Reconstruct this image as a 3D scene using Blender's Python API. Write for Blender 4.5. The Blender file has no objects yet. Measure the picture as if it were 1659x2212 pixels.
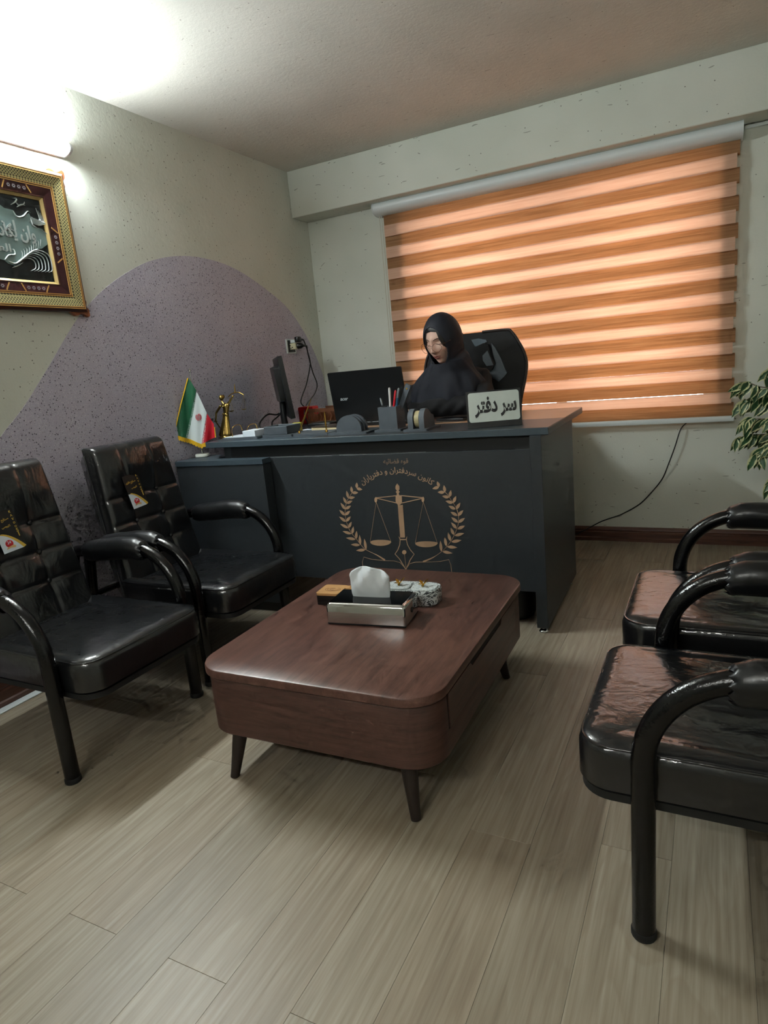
import bpy, bmesh, math, random
import numpy as np
from mathutils import Vector, Matrix, Euler

# ------------------------------------------------------------------ camera
W, H = 1659, 2212
FPX = 1390.48
YAW, PITCH, ROLL = [math.radians(a) for a in (-27.7354, -12.5176, -5.3882)]
CAM = np.array([0.0, 0.0, 1.05])
sc = bpy.context.scene
COL = sc.collection
_f = np.array([math.sin(YAW)*math.cos(PITCH), math.cos(YAW)*math.cos(PITCH), math.sin(PITCH)])
_r0 = np.array([math.cos(YAW), -math.sin(YAW), 0.0])
_u0 = np.cross(_r0, _f)
_r = math.cos(ROLL)*_r0 + math.sin(ROLL)*_u0
_u = -math.sin(ROLL)*_r0 + math.cos(ROLL)*_u0
camd = bpy.data.cameras.new('camera')
camo = bpy.data.objects.new('camera', camd)
COL.objects.link(camo)
camd.sensor_fit = 'HORIZONTAL'; camd.sensor_width = 36.0
camd.lens = FPX/W*36.0
camd.clip_start = 0.02
camo.matrix_world = Matrix(((_r[0], _u[0], -_f[0], CAM[0]), (_r[1], _u[1], -_f[1], CAM[1]), (_r[2], _u[2], -_f[2], CAM[2]), (0, 0, 0, 1)))
sc.camera = camo
R3 = np.stack([_r, _u, _f])

# ------------------------------------------------------------------ world, daylight, exposure
wd = bpy.data.worlds.new('world'); sc.world = wd; wd.use_nodes = True
bg = wd.node_tree.nodes['Background']
bg.inputs[0].default_value = (0.86, 0.93, 1.0, 1); bg.inputs[1].default_value = 11.2
WIN_X0, WIN_X1, WIN_Z0, WIN_Z1 = -1.60, -0.005, 0.69, 1.90
pl = bpy.data.lights.new('window_daylight_portal', 'AREA'); pl.shape = 'RECTANGLE'
pl.size = WIN_X1-WIN_X0; pl.size_y = WIN_Z1-WIN_Z0; pl.cycles.is_portal = True
plo = bpy.data.objects.new('window_daylight_portal', pl); COL.objects.link(plo)
plo.location = ((WIN_X0+WIN_X1)/2, 3.98, (WIN_Z0+WIN_Z1)/2); plo.rotation_euler = (math.radians(-90), 0, 0)
LAMP_POWER = 190.0
sc.view_settings.view_transform = 'Standard'; sc.view_settings.look = 'None'
sc.view_settings.exposure = 0.50; sc.view_settings.gamma = 1.0
sc.view_settings.use_curve_mapping = False
sc.cycles.use_denoising = True
sc.cycles.max_bounces = 6; sc.cycles.diffuse_bounces = 4; sc.cycles.glossy_bounces = 3
sc.cycles.transmission_bounces = 4; sc.cycles.transparent_max_bounces = 6
sc.cycles.use_adaptive_sampling = True; sc.cycles.adaptive_threshold = 0.07; sc.cycles.adaptive_min_samples = 12
sc.cycles.sample_clamp_indirect = 6.0
sc.cycles.caustics_reflective = False; sc.cycles.caustics_refractive = False

# ------------------------------------------------------------------ helpers
def ray(x, y):
    return R3.T @ np.array([(x-W/2)/FPX, -(y-H/2)/FPX, 1.0])
def onx(x, y, X): d = ray(x, y); return CAM + d*(X-CAM[0])/d[0]
def ony(x, y, Y): d = ray(x, y); return CAM + d*(Y-CAM[1])/d[1]
def onz(x, y, Z): d = ray(x, y); return CAM + d*(Z-CAM[2])/d[2]

def lin(r, g, b):
    def c(v):
        v /= 255.0
        return v/12.92 if v <= 0.04045 else ((v+0.055)/1.055)**2.4
    return (c(r), c(g), c(b), 1.0)

class Nt:
    def __init__(s, name):
        s.m = bpy.data.materials.new(name); s.m.use_nodes = True
        s.t = s.m.node_tree; s.p = s.t.nodes['Principled BSDF']; s.out = s.t.nodes['Material Output']
    def n(s, t, **k):
        nd = s.t.nodes.new(t)
        for a, v in k.items():
            if a.startswith('i_'):
                key = a[2:]
                key = int(key) if key.isdigit() else key.replace('_', ' ')
                nd.inputs[key].default_value = v
            else: setattr(nd, a, v)
        return nd
    def l(s, a, b): s.t.links.new(a, b)
    def coord(s, what='Object', scale=(1, 1, 1), rot=(0, 0, 0), loc=(0, 0, 0)):
        tc = s.n('ShaderNodeTexCoord'); mp = s.n('ShaderNodeMapping')
        mp.inputs['Scale'].default_value = scale; mp.inputs['Rotation'].default_value = rot; mp.inputs['Location'].default_value = loc
        s.l(tc.outputs[what], mp.inputs[0]); return mp.outputs[0]
    def noise(s, vec, scale, detail=4, rough=0.55, dist=0.0):
        nd = s.n('ShaderNodeTexNoise'); nd.inputs['Scale'].default_value = scale; nd.inputs['Detail'].default_value = detail
        nd.inputs['Roughness'].default_value = rough; nd.inputs['Distortion'].default_value = dist
        if vec is not None: s.l(vec, nd.inputs['Vector'])
        return nd
    def voro(s, vec, scale, feature='F1', rand=1.0):
        nd = s.n('ShaderNodeTexVoronoi'); nd.feature = feature; nd.inputs['Scale'].default_value = scale; nd.inputs['Randomness'].default_value = rand
        if vec is not None: s.l(vec, nd.inputs['Vector'])
        return nd
    def ramp(s, fac, stops, interp='LINEAR'):
        nd = s.n('ShaderNodeValToRGB'); cr = nd.color_ramp; cr.interpolation = interp
        while len(cr.elements) < len(stops): cr.elements.new(0.5)
        for e, (pos, c) in zip(cr.elements, stops):
            e.position = pos; e.color = c if len(c) == 4 else (*c, 1)
        s.l(fac, nd.inputs[0]); return nd.outputs[0]
    def math(s, op, a, b=None, clamp=False):
        nd = s.n('ShaderNodeMath', operation=op); nd.use_clamp = clamp
        for i, v in enumerate((a, b)):
            if v is None: continue
            if isinstance(v, (int, float)): nd.inputs[i].default_value = v
            else: s.l(v, nd.inputs[i])
        return nd.outputs[0]
    def mix(s, fac, a, b, blend='MIX'):
        nd = s.n('ShaderNodeMix', data_type='RGBA', blend_type=blend)
        for i, v in ((0, fac), (6, a), (7, b)):
            if isinstance(v, (int, float, tuple)): nd.inputs[i].default_value = v
            else: s.l(v, nd.inputs[i])
        return nd.outputs[2]
    def bump(s, h, strength=0.3, dist=0.01):
        nd = s.n('ShaderNodeBump'); nd.inputs['Strength'].default_value = strength; nd.inputs['Distance'].default_value = dist
        s.l(h, nd.inputs['Height']); s.l(nd.outputs[0], s.p.inputs['Normal']); return nd.outputs[0]
    def base(s, c):
        if isinstance(c, tuple): s.p.inputs['Base Color'].default_value = c
        else: s.l(c, s.p.inputs['Base Color'])
    def set(s, **k):
        for a, v in k.items(): s.p.inputs[a.replace('_', ' ')].default_value = v
        return s

def simple(name, rgb, rough=0.5, metal=0.0, bump=None, vary=0.0, **k):
    """Plain procedural material: colour with a little noise variation and optional noise bump."""
    s = Nt(name); c = lin(*rgb)
    v = s.coord('Object')
    if vary:
        nz = s.noise(v, 9.0, 5)
        d = tuple(max(0, x*(1-vary)) for x in c[:3]) + (1,); e = tuple(min(1, x*(1+vary)) for x in c[:3]) + (1,)
        s.base(s.ramp(nz.outputs[0], [(0.3, d), (0.7, e)]))
    else: s.base(c)
    s.set(Roughness=rough, Metallic=metal)
    if bump: s.bump(s.noise(v, bump[0], 4).outputs[0], bump[1], bump[2])
    for a, x in k.items(): s.p.inputs[a.replace('_', ' ')].default_value = x
    return s.m

class B:
    """Collects shapes in one bmesh; build() links them as ONE mesh object."""
    def __init__(s): s.bm = bmesh.new()
    def raw(s, vs, fs):
        v = [s.bm.verts.new(tuple(map(float, p))) for p in vs]
        for f in fs:
            try: s.bm.faces.new([v[i] for i in f])
            except ValueError: pass
        return v
    def box(s, lo, hi, bev=0.0, seg=2, mat=None):
        x0, y0, z0 = lo; x1, y1, z1 = hi
        t = bmesh.new(); bmesh.ops.create_cube(t, size=1.0)
        for v in t.verts:
            v.co = Vector((x0+(v.co.x+.5)*(x1-x0), y0+(v.co.y+.5)*(y1-y0), z0+(v.co.z+.5)*(z1-z0)))
        if bev: bmesh.ops.bevel(t, geom=list(t.edges), offset=bev, segments=seg, profile=0.5, affect='EDGES')
        s._merge(t, mat); return s
    def _merge(s, t, mat=None):
        if mat is not None: t.transform(mat)
        t.verts.index_update()
        vm = [s.bm.verts.new(v.co) for v in t.verts]
        for f in t.faces:
            try: s.bm.faces.new([vm[v.index] for v in f.verts])
            except ValueError: pass
        t.free()
    def prism(s, poly, fn, d0, d1):
        """poly in 2D, fn(u,v,d)->3D; extruded between d0 and d1."""
        n = len(poly)
        vs = [fn(u, v, d0) for u, v in poly]+[fn(u, v, d1) for u, v in poly]
        fs = [list(range(n))[::-1], list(range(n, 2*n))]+[[i, (i+1) % n, n+(i+1) % n, n+i] for i in range(n)]
        s.raw(vs, fs); return s
    def tube(s, pts, rad, seg=12, cap=True, flat=1.0):
        pts = [np.array(p, float) for p in pts]; n = len(pts)
        rads = rad if isinstance(rad, (list, tuple, np.ndarray)) else [rad]*n
        T = []
        for i in range(n):
            t = pts[min(i+1, n-1)]-pts[max(i-1, 0)]; T.append(t/(np.linalg.norm(t)+1e-12))
        ref = np.array([0, 0, 1.0]) if abs(T[0][2]) < 0.9 else np.array([0, 1.0, 0])
        a = np.cross(T[0], ref); a /= np.linalg.norm(a)
        vs = []
        for i in range(n):
            a = a-T[i]*(a@T[i]); a /= np.linalg.norm(a); b = np.cross(T[i], a)
            for k in range(seg):
                th = 2*math.pi*k/seg
                vs.append(pts[i]+rads[i]*(math.cos(th)*a+flat*math.sin(th)*b))
        fs = [[i*seg+k, i*seg+(k+1) % seg, (i+1)*seg+(k+1) % seg, (i+1)*seg+k] for i in range(n-1) for k in range(seg)]
        if cap: fs += [list(range(seg))[::-1], list(range((n-1)*seg, n*seg))]
        s.raw(vs, fs); return s
    def lathe(s, prof, seg=24, org=(0, 0, 0), sx=1.0, sy=1.0):
        n = len(prof); vs = []
        for r, z in prof:
            for k in range(seg):
                th = 2*math.pi*k/seg
                vs.append((org[0]+sx*r*math.cos(th), org[1]+sy*r*math.sin(th), org[2]+z))
        fs = [[i*seg+k, i*seg+(k+1) % seg, (i+1)*seg+(k+1) % seg, (i+1)*seg+k] for i in range(n-1) for k in range(seg)]
        fs += [list(range(seg))[::-1], list(range((n-1)*seg, n*seg))]
        s.raw(vs, fs); return s
    def ball(s, c, r, seg=12, sc_=(1, 1, 1), mat=None):
        t = bmesh.new(); bmesh.ops.create_uvsphere(t, u_segments=seg, v_segments=max(6, seg//2+2), radius=1.0)
        for v in t.verts: v.co = Vector((c[0]+v.co.x*r*sc_[0], c[1]+v.co.y*r*sc_[1], c[2]+v.co.z*r*sc_[2]))
        s._merge(t, mat); return s
    def capsule(s, a, b, ra, rb, seg=14):
        a = np.array(a, float); b = np.array(b, float); d = b-a; L = np.linalg.norm(d); d = d/L
        pts = []; rad = []
        for k in range(5):
            th = math.pi/2*(1-k/4.0); pts.append(a-d*ra*math.sin(th)); rad.append(max(1e-4, ra*math.cos(th)))
        for k in range(5):
            th = math.pi/2*k/4.0; pts.append(b+d*rb*math.sin(th)); rad.append(max(1e-4, rb*math.cos(th)))
        s.tube(pts, rad, seg); return s
    def grid(s, P, closeu=False, closev=False):
        """P[i][j] -> 3D grid surface."""
        n = len(P); m = len(P[0])
        vs = [p for row in P for p in row]; fs = []
        for i in range(n if closev else n-1):
            for j in range(m if closeu else m-1):
                a = i*m+j; b = i*m+(j+1) % m; c = ((i+1) % n)*m+(j+1) % m; d = ((i+1) % n)*m+j
                fs.append([a, b, c, d])
        s.raw(vs, fs); return s
    def mesh(s, name, mat, smooth=35, recalc=True):
        if recalc: bmesh.ops.recalc_face_normals(s.bm, faces=list(s.bm.faces))
        me = bpy.data.meshes.new(name); s.bm.to_mesh(me); s.bm.free()
        if smooth:
            me.polygons.foreach_set('use_smooth', [True]*len(me.polygons)); me.set_sharp_from_angle(angle=math.radians(smooth))
        if mat is not None: me.materials.append(mat)
        return me
    def build(s, name, mat, parent=None, smooth=35, recalc=True):
        return obj(name, s.mesh(name, mat, smooth, recalc), parent)

def obj(name, me, parent=None):
    o = bpy.data.objects.new(name, me); COL.objects.link(o)
    if parent is not None: o.parent = parent
    return o
def tag(o, label=None, cat=None, group=None, kind=None):
    if label: o['label'] = label
    if cat: o['category'] = cat
    if group: o['group'] = group
    if kind: o['kind'] = kind
    return o
def thing(name, label, cat, loc=(0, 0, 0), rz=0.0, group=None):
    o = bpy.data.objects.new(name, None); COL.objects.link(o); o.empty_display_size = 0.05
    o.location = loc; o.rotation_euler = (0, 0, rz); return tag(o, label, cat, group)
def struct(o): o['kind'] = 'structure'; return o
def copy_tree(o, parent=None):
    c = o.copy(); COL.objects.link(c)
    c.parent = parent
    for ch in [x for x in bpy.data.objects if x.parent == o]: copy_tree(ch, c)
    return c
def rrect(x0, y0, x1, y1, r, seg=8):
    P = []
    for cx, cy, a0 in ((x1-r, y1-r, 0), (x0+r, y1-r, 90), (x0+r, y0+r, 180), (x1-r, y0+r, 270)):
        for k in range(seg+1):
            a = math.radians(a0+90*k/seg); P.append((cx+r*math.cos(a), cy+r*math.sin(a)))
    return P
def XY(u, v, d): return (u, v, d)
def spline(pts, n=8):
    """Catmull-Rom through the points."""
    P = [np.array(p, float) for p in pts]; P = [2*P[0]-P[1]]+P+[2*P[-1]-P[-2]]; out = []
    for i in range(1, len(P)-2):
        for k in range(n):
            t = k/n; a, b, c, d = P[i-1], P[i], P[i+1], P[i+2]
            out.append(0.5*((2*b)+(c-a)*t+(2*a-5*b+4*c-d)*t*t+(3*b-a-3*c+d)*t**3))
    out.append(P[-2]); return out
def evaluated(o):
    dg = bpy.context.evaluated_depsgraph_get(); return bpy.data.meshes.new_from_object(o.evaluated_get(dg))
def voxel(b, name, size, mat, parent=None, smooth_it=2, fn=None):
    """Union of the shapes in b as one continuous surface."""
    me = b.mesh(name, None, smooth=0); o = bpy.data.objects.new(name, me); COL.objects.link(o)
    md = o.modifiers.new('remesh', 'REMESH'); md.mode = 'VOXEL'; md.voxel_size = size
    if smooth_it:
        sm = o.modifiers.new('smooth', 'SMOOTH'); sm.iterations = smooth_it; sm.factor = 0.5
    m2 = evaluated(o); bpy.data.objects.remove(o); bpy.data.meshes.remove(me); m2.name = name
    if fn is not None:
        co = np.empty(len(m2.vertices)*3); m2.vertices.foreach_get('co', co); co = co.reshape(-1, 3)
        no = np.empty(len(m2.vertices)*3); m2.vertices.foreach_get('normal', no); no = no.reshape(-1, 3)
        co = fn(co, no); m2.vertices.foreach_set('co', co.ravel()); m2.update()
    m2.polygons.foreach_set('use_smooth', [True]*len(m2.polygons))
    m2.materials.clear(); m2.materials.append(mat)
    return obj(name, m2, parent)

# Persian letters: isolated, final, initial, medial forms
FORMS = {'ا': (0xFE8D, 0xFE8E), 'ن': (0xFEE5, 0xFEE6, 0xFEE7, 0xFEE8), 'و': (0xFEED, 0xFEEE), 'س': (0xFEB1, 0xFEB2, 0xFEB3, 0xFEB4),
 'ر': (0xFEAD, 0xFEAE), 'د': (0xFEA9, 0xFEAA), 'ف': (0xFED1, 0xFED2, 0xFED3, 0xFED4), 'ت': (0xFE95, 0xFE96, 0xFE97, 0xFE98),
 'ق': (0xFED5, 0xFED6, 0xFED7, 0xFED8), 'ه': (0x0647, 0xFEEA, 0xFEEB, 0xFEEC), 'ض': (0xFEBD, 0xFEBE, 0xFEBF, 0xFEC0),
 'ئ': (0xFE89, 0xFE8A, 0xFE8B, 0xFE8C), 'ی': (0xFBFC, 0xFBFD, 0xFBFE, 0xFBFF), 'ک': (0xFB8E, 0xFB8F, 0xFB90, 0xFB91),
 'ص': (0xFEB9, 0xFEBA, 0xFEBB, 0xFEBC), 'ع': (0xFEC9, 0xFECA, 0xFECB, 0xFECC), 'ل': (0xFEDD, 0xFEDE, 0xFEDF, 0xFEE0),
 'ز': (0xFEAF, 0xFEB0), 'ذ': (0xFEAB, 0xFEAC)}
def fa(s):
    o = []
    for i, ch in enumerate(s):
        if ch not in FORMS: o.append(ch); continue
        f = FORMS[ch]; pj = i > 0 and s[i-1] in FORMS and len(FORMS[s[i-1]]) == 4
        nj = i+1 < len(s) and s[i+1] in FORMS and len(f) == 4
        o.append(chr(f[(3 if nj else 1) if pj else (2 if nj else 0)]))
    return ''.join(reversed(o))
def text_verts(body, bold=0.0, extrude=0.02):
    """Text mesh data with unit cap size, centred: (verts Nx3, faces)."""
    c = bpy.data.curves.new('txt', 'FONT'); c.body = body; c.size = 1.0; c.extrude = extrude; c.offset = bold; c.resolution_u = 3
    o = bpy.data.objects.new('txt', c); COL.objects.link(o)
    me = evaluated(o); bpy.data.objects.remove(o); bpy.data.curves.remove(c)
    co = np.empty(len(me.vertices)*3); me.vertices.foreach_get('co', co); co = co.reshape(-1, 3)
    fs = [list(p.vertices) for p in me.polygons]; bpy.data.meshes.remove(me)
    lo, hi = co[:, :2].min(0), co[:, :2].max(0)
    co[:, :2] -= (lo+hi)/2
    return co, fs, hi-lo
def text_obj(name, body, fn, width, depth, mat, parent, bold=0.0, height=None):
    """fn(u,v,d)->3D with u,v in metres from the text centre."""
    co, fs, sz = text_verts(body, bold)
    k = width/sz[0]; kv = k if height is None else height/sz[1]
    b = B(); b.raw([fn(p[0]*k, p[1]*kv, (p[2]+0.02)/0.04*depth) for p in co], fs)
    return b.build(name, mat, parent, smooth=0)

XL, YB, XR, YR, ZC = -2.257, 3.645, 0.86, -1.1, 2.222
YBEAM, ZBEAM = 3.473, 1.967

# ------------------------------------------------------------------ materials of the room
def plaster(name, c0, c1, speck, dens=0.20):
    s = Nt(name)
    v = s.coord('Object')
    nz = s.noise(v, 2.2, 2)
    col = s.ramp(nz.outputs[0], [(0.35, lin(*c0)), (0.65, lin(*c1))])
    wob = s.noise(v, 7.0, 1); vd = s.n('ShaderNodeVectorMath', operation='MULTIPLY_ADD')
    s.l(wob.outputs['Color'], vd.inputs[0]); vd.inputs[1].default_value = (0.09, 0.09, 0.09); s.l(v, vd.inputs[2])
    masks = []
    # dots
    for sc_, th, keep in ((34, 0.09, 0.36),):
        vo = s.voro(v, sc_); cc = s.n('ShaderNodeSeparateColor'); s.l(vo.outputs['Color'], cc.inputs[0])
        masks.append((s.math('MULTIPLY', s.math('LESS_THAN', vo.outputs['Distance'], th), s.math('LESS_THAN', cc.outputs[0], keep)), 0.75))
    # straw fibres
    for k, (rx, ry, rz) in enumerate(((0.3, 0.2, 0.5), (1.2, 0.5, 1.9), (0.8, 1.4, 2.6))):
        mp = s.n('ShaderNodeMapping'); mp.inputs['Rotation'].default_value = (rx, ry, rz); mp.inputs['Scale'].default_value = (5.2, 42, 42)
        mp.inputs['Location'].default_value = (k*3.1, k*1.7, k*0.7); s.l(vd.outputs[0], mp.inputs[0])
        vo = s.voro(mp.outputs[0], 1.0); cc = s.n('ShaderNodeSeparateColor'); s.l(vo.outputs['Color'], cc.inputs[0])
        masks.append((s.math('MULTIPLY', s.math('LESS_THAN', vo.outputs['Distance'], 0.10), s.math('LESS_THAN', cc.outputs[0], dens)), 0.50))
    for mk, amt in masks: col = s.mix(s.math('MULTIPLY', mk, amt), col, lin(*speck))
    s.base(col); s.set(Roughness=0.9)
    h = s.noise(v, 52, 3, 0.7).outputs[0]
    s.bump(h, 0.20, 0.008)
    return s.m
M = {}
M['wall'] = plaster('straw_plaster', (202, 205, 194), (213, 215, 205), (66, 60, 48), 0.26)
M['ceil'] = plaster('ceiling_plaster', (206, 202, 193), (216, 211, 202), (120, 110, 98), 0.10)
def lilac():
    s = Nt('lilac_speckle'); v = s.coord('Object')
    col = s.ramp(s.noise(v, 3, 4).outputs[0], [(0.3, lin(178, 173, 190)), (0.7, lin(194, 189, 205))])
    for sc_, th, keep, c, amt in ((110, 0.30, 0.32, (66, 60, 74), 0.9), (205, 0.42, 0.34, (72, 68, 82), 0.8), (160, 0.3, 0.35, (214, 212, 218), 0.75)):
        vo = s.voro(v, sc_); cc = s.n('ShaderNodeSeparateColor'); s.l(vo.outputs['Color'], cc.inputs[0])
        mk = s.math('MULTIPLY', s.math('LESS_THAN', vo.outputs['Distance'], th), s.math('LESS_THAN', cc.outputs[0], keep))
        col = s.mix(s.math('MULTIPLY', mk, amt), col, lin(*c))
    s.base(col); s.set(Roughness=0.9); s.bump(s.noise(v, 120, 2).outputs[0], 0.35, 0.006); return s.m
M['lilac'] = lilac()
def plank_mat():
    s = Nt('oak_laminate'); oi = s.n('ShaderNodeObjectInfo')
    v0 = s.coord('Object')
    off = s.n('ShaderNodeCombineXYZ'); r = s.math('MULTIPLY', oi.outputs['Random'], 37.0)
    s.l(r, off.inputs[0]); s.l(s.math('MULTIPLY', oi.outputs['Random'], 91.0), off.inputs[1])
    add = s.n('ShaderNodeVectorMath', operation='ADD'); s.l(v0, add.inputs[0]); s.l(off.outputs[0], add.inputs[1])
    mp = s.n('ShaderNodeMapping'); mp.inputs['Scale'].default_value = (1, 0.032, 1); s.l(add.outputs[0], mp.inputs[0])
    fine = s.noise(mp.outputs[0], 95, 3, 0.6)
    mp2 = s.n('ShaderNodeMapping'); mp2.inputs['Scale'].default_value = (1, 0.13, 1); s.l(add.outputs[0], mp2.inputs[0])
    big = s.noise(mp2.outputs[0], 9, 3, 0.5, 0.6)
    rings = s.math('FRACT', s.math('MULTIPLY', big.outputs[0], 9.0))
    ringm = s.ramp(rings, [(0.0, (0.0, 0, 0)), (0.45, (0.35, .35, .35)), (0.85, (1, 1, 1)), (1.0, (0, 0, 0))])
    c = s.ramp(fine.outputs[0], [(0.25, lin(134, 124, 108)), (0.5, lin(160, 151, 135)), (0.75, lin(180, 172, 157))])
    c = s.mix(s.math('MULTIPLY', ringm, 0.26), c, lin(130, 114, 95))
    tint = s.ramp(oi.outputs['Random'], [(0.0, lin(226, 222, 216)), (0.5, lin(248, 245, 240)), (1.0, lin(236, 228, 220))])
    c = s.mix(1.0, c, tint, 'MULTIPLY')
    s.base(c); s.set(Roughness=0.42); s.bump(fine.outputs[0], 0.10, 0.003); return s.m
M['plank'] = plank_mat()
M['subfloor'] = simple('subfloor', (52, 44, 36), 0.8)
def wood(name, stops, scale=(9, 1.0, 9), rough=0.35, coat=0.0, ns=6.0, fine=0.5):
    s = Nt(name); v = s.coord('Object', scale)
    n1 = s.noise(v, ns, 6, 0.62, 0.4); n2 = s.noise(v, ns*7, 3, 0.6)
    f = s.math('ADD', s.math('MULTIPLY', n1.outputs[0], 1-fine*0.5), s.math('MULTIPLY', n2.outputs[0], fine*0.5))
    s.base(s.ramp(f, [(p, lin(*c)) for p, c in stops])); s.set(Roughness=rough); s.p.inputs['Coat Weight'].default_value = coat
    s.bump(n2.outputs[0], 0.06, 0.002); return s.m
M['walnut'] = wood('walnut_veneer', [(0.32, (62, 40, 34)), (0.5, (92, 62, 53)), (0.68, (110, 77, 67))], rough=0.34)
M['walnut_x'] = wood('walnut_veneer_across', [(0.32, (58, 37, 31)), (0.5, (80, 53, 45)), (0.68, (94, 64, 55))], scale=(1.2, 1.2, 14), rough=0.38)
M['skirting'] = wood('brown_skirting_wood', [(0.3, (52, 30, 22)), (0.5, (84, 52, 40)), (0.7, (104, 68, 54))], scale=(1.0, 1.0, 12), rough=0.4)
M['darkleg'] = wood('dark_leg_wood', [(0.3, (30, 22, 19)), (0.7, (46, 35, 30))], scale=(8, 8, 1), rough=0.4)
M['white_pl'] = simple('white_plastic', (216, 222, 222), 0.35)
M['gap_shade'] = simple('painted_gap_shade', (14, 11, 10), 0.8)

# ------------------------------------------------------------------ room
# floor: sub-floor with every laminate plank as its own piece
b = B(); b.box((XL-0.1, YR-0.1, -0.06), (XR+0.1, YB+0.25, -0.012)); floor = struct(b.build('floor', M['subfloor'], smooth=0))
PW, PL = 0.1405, 1.30
b = B(); b.box((0.0002, 0.0004, -0.012), (PW-0.0002, PL-0.0004, 0.0), 0.0003, 1); plank_me = b.mesh('plank', M['plank'], 0)
random.seed(4)
x = -1.1865-8*PW; k = -8
while x < XR:
    y = (0.675 if k % 2 == 0 else 0.675+0.62+0.11*math.sin(k*2.3))-2*PL
    while y < YB:
        o = None
        x0, x1, y0, y1 = max(x, XL), min(x+PW, XR), max(y, YR), min(y+PL, YB)
        if x1-x0 > 0.01 and y1-y0 > 0.01:
            if (x0, x1, y0, y1) == (x, x+PW, y, y+PL):
                o = obj('plank', plank_me, floor); o.location = (x, y, 0)
            else:
                b = B(); b.box((0.0002, 0.0004, -0.012), (x1-x0-0.0002, y1-y0-0.0004, 0.0), 0.0003, 1)
                o = b.build('plank', M['plank'], floor, 0); o.location = (x0, y0, 0)
        y += PL
    x += PW; k += 1

b = B(); b.box((XL-0.12, YR-0.1, -0.06), (XL, YB+0.36, ZC+0.02)); wall_left = struct(b.build('wall_left', M['wall'], smooth=0))
b = B(); b.box((XR, YR-0.1, -0.06), (XR+0.12, YB+0.36, ZC+0.02)); struct(b.build('wall_right', M['wall'], smooth=0))
b = B(); b.box((XL, YR-0.12, -0.06), (XR, YR, ZC+0.02)); struct(b.build('wall_rear', M['wall'], smooth=0))
b = B(); b.box((XL-0.12, YR-0.12, ZC), (XR+0.12, YB+0.36, ZC+0.12)); struct(b.build('ceiling', M['ceil'], smooth=0))
b = B()
b.box((XL, YB, -0.06), (WIN_X0, YB+0.36, ZC)); b.box((WIN_X1, YB, -0.06), (XR, YB+0.36, ZC))
b.box((WIN_X0, YB, -0.06), (WIN_X1, YB+0.36, WIN_Z0)); b.box((WIN_X0, YB, WIN_Z1), (WIN_X1, YB+0.36, ZC))
wall_back = struct(b.build('wall_back', M['wall'], smooth=0))
b = B(); b.box((XL, YBEAM, ZBEAM), (XR, YB, ZC), 0.003, 1); struct(b.build('trim_1', M['wall'], smooth=0))['label'] = 'dropped plaster beam along the ceiling above the window blind'
# lilac speckled hill painted on the left wall
hill = [(0, 945), (50, 880), (100, 800), (150, 715), (185, 665), (230, 620), (280, 585), (330, 562), (390, 553), (450, 560), (510, 582), (570, 622), (620, 665), (655, 715), (680, 765), (697, 810)]
hp = [tuple(onx(px, py, XL)[1:]) for px, py in hill]
hp = [(0.55, 0.10), (0.95, 0.42), (1.25, 0.76)]+hp+[(YB-0.004, 0.93), (YB-0.004, 0.09)]
hs = [tuple(q) for q in spline(hp[:-1], 6)]+[hp[-1]]
b = B(); b.prism(hs, lambda u, v, d: (XL+d, u, v), -0.002, 0.0018)
hill_o = b.build('painted_hill', M['lilac'], wall_left, 0); hill_o['label'] = 'lilac speckled plaster hill shape on the wall'
# skirting
prof = [(0, 0), (0.022, 0), (0.022, 0.018), (0.017, 0.022), (0.017, 0.050), (0.013, 0.055), (0.016, 0.062), (0.013, 0.070), (0.006, 0.078), (0, 0.078)]
b = B(); b.prism([(p, q) for p, q in prof], lambda u, v, d: (d, YB-u, v), XL, XR); struct(b.build('baseboard_back', M['skirting'], smooth=25))
b = B(); b.prism([(p*1.2, q*1.15) for p, q in prof], lambda u, v, d: (XL+u, d, v), YR, YB-0.022); struct(b.build('baseboard_left', M['skirting'], smooth=25))
b = B(); b.box((XL+0.026, YR, 0.0), (XL+0.062, 2.1, 0.006), 0.002, 1); struct(b.build('trim_2', M['white_pl'], smooth=0))['label'] = 'thin white strip along the foot of the left skirting'
# window behind the blind
win = bpy.data.objects.new('window_1', None); COL.objects.link(win); struct(win); win['label'] = 'white framed window hidden behind the striped blind'
b = B(); y0, y1 = YB+0.24, YB+0.29
for (xa, xb, za, zb) in ((WIN_X0, WIN_X1, WIN_Z0, WIN_Z0+0.05), (WIN_X0, WIN_X1, WIN_Z1-0.05, WIN_Z1), (WIN_X0, WIN_X0+0.05, WIN_Z0+0.05, WIN_Z1-0.05), (WIN_X1-0.05, WIN_X1, WIN_Z0+0.05, WIN_Z1-0.05), (-0.83, -0.77, WIN_Z0+0.05, WIN_Z1-0.05)):
    b.box((xa, y0, za), (xb, y1, zb))
b.build('window_frame', M['white_pl'], win, 0)
g = Nt('window_glass'); tr = g.n('ShaderNodeBsdfTransparent'); gl = g.n('ShaderNodeBsdfGlossy'); gl.inputs['Roughness'].default_value = 0.02
fr = g.n('ShaderNodeFresnel'); mx = g.n('ShaderNodeMixShader'); g.l(fr.outputs[0], mx.inputs[0]); g.l(tr.outputs[0], mx.inputs[1]); g.l(gl.outputs[0], mx.inputs[2]); g.l(mx.outputs[0], g.out.inputs[0])
for xa, xb in ((WIN_X0+0.05, -0.83), (-0.77, WIN_X1-0.05)):
    b = B(); b.box((xa, YB+0.263, WIN_Z0+0.05), (xb, YB+0.267, WIN_Z1-0.05)); b.build('pane', g.m, win, 0)

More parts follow.
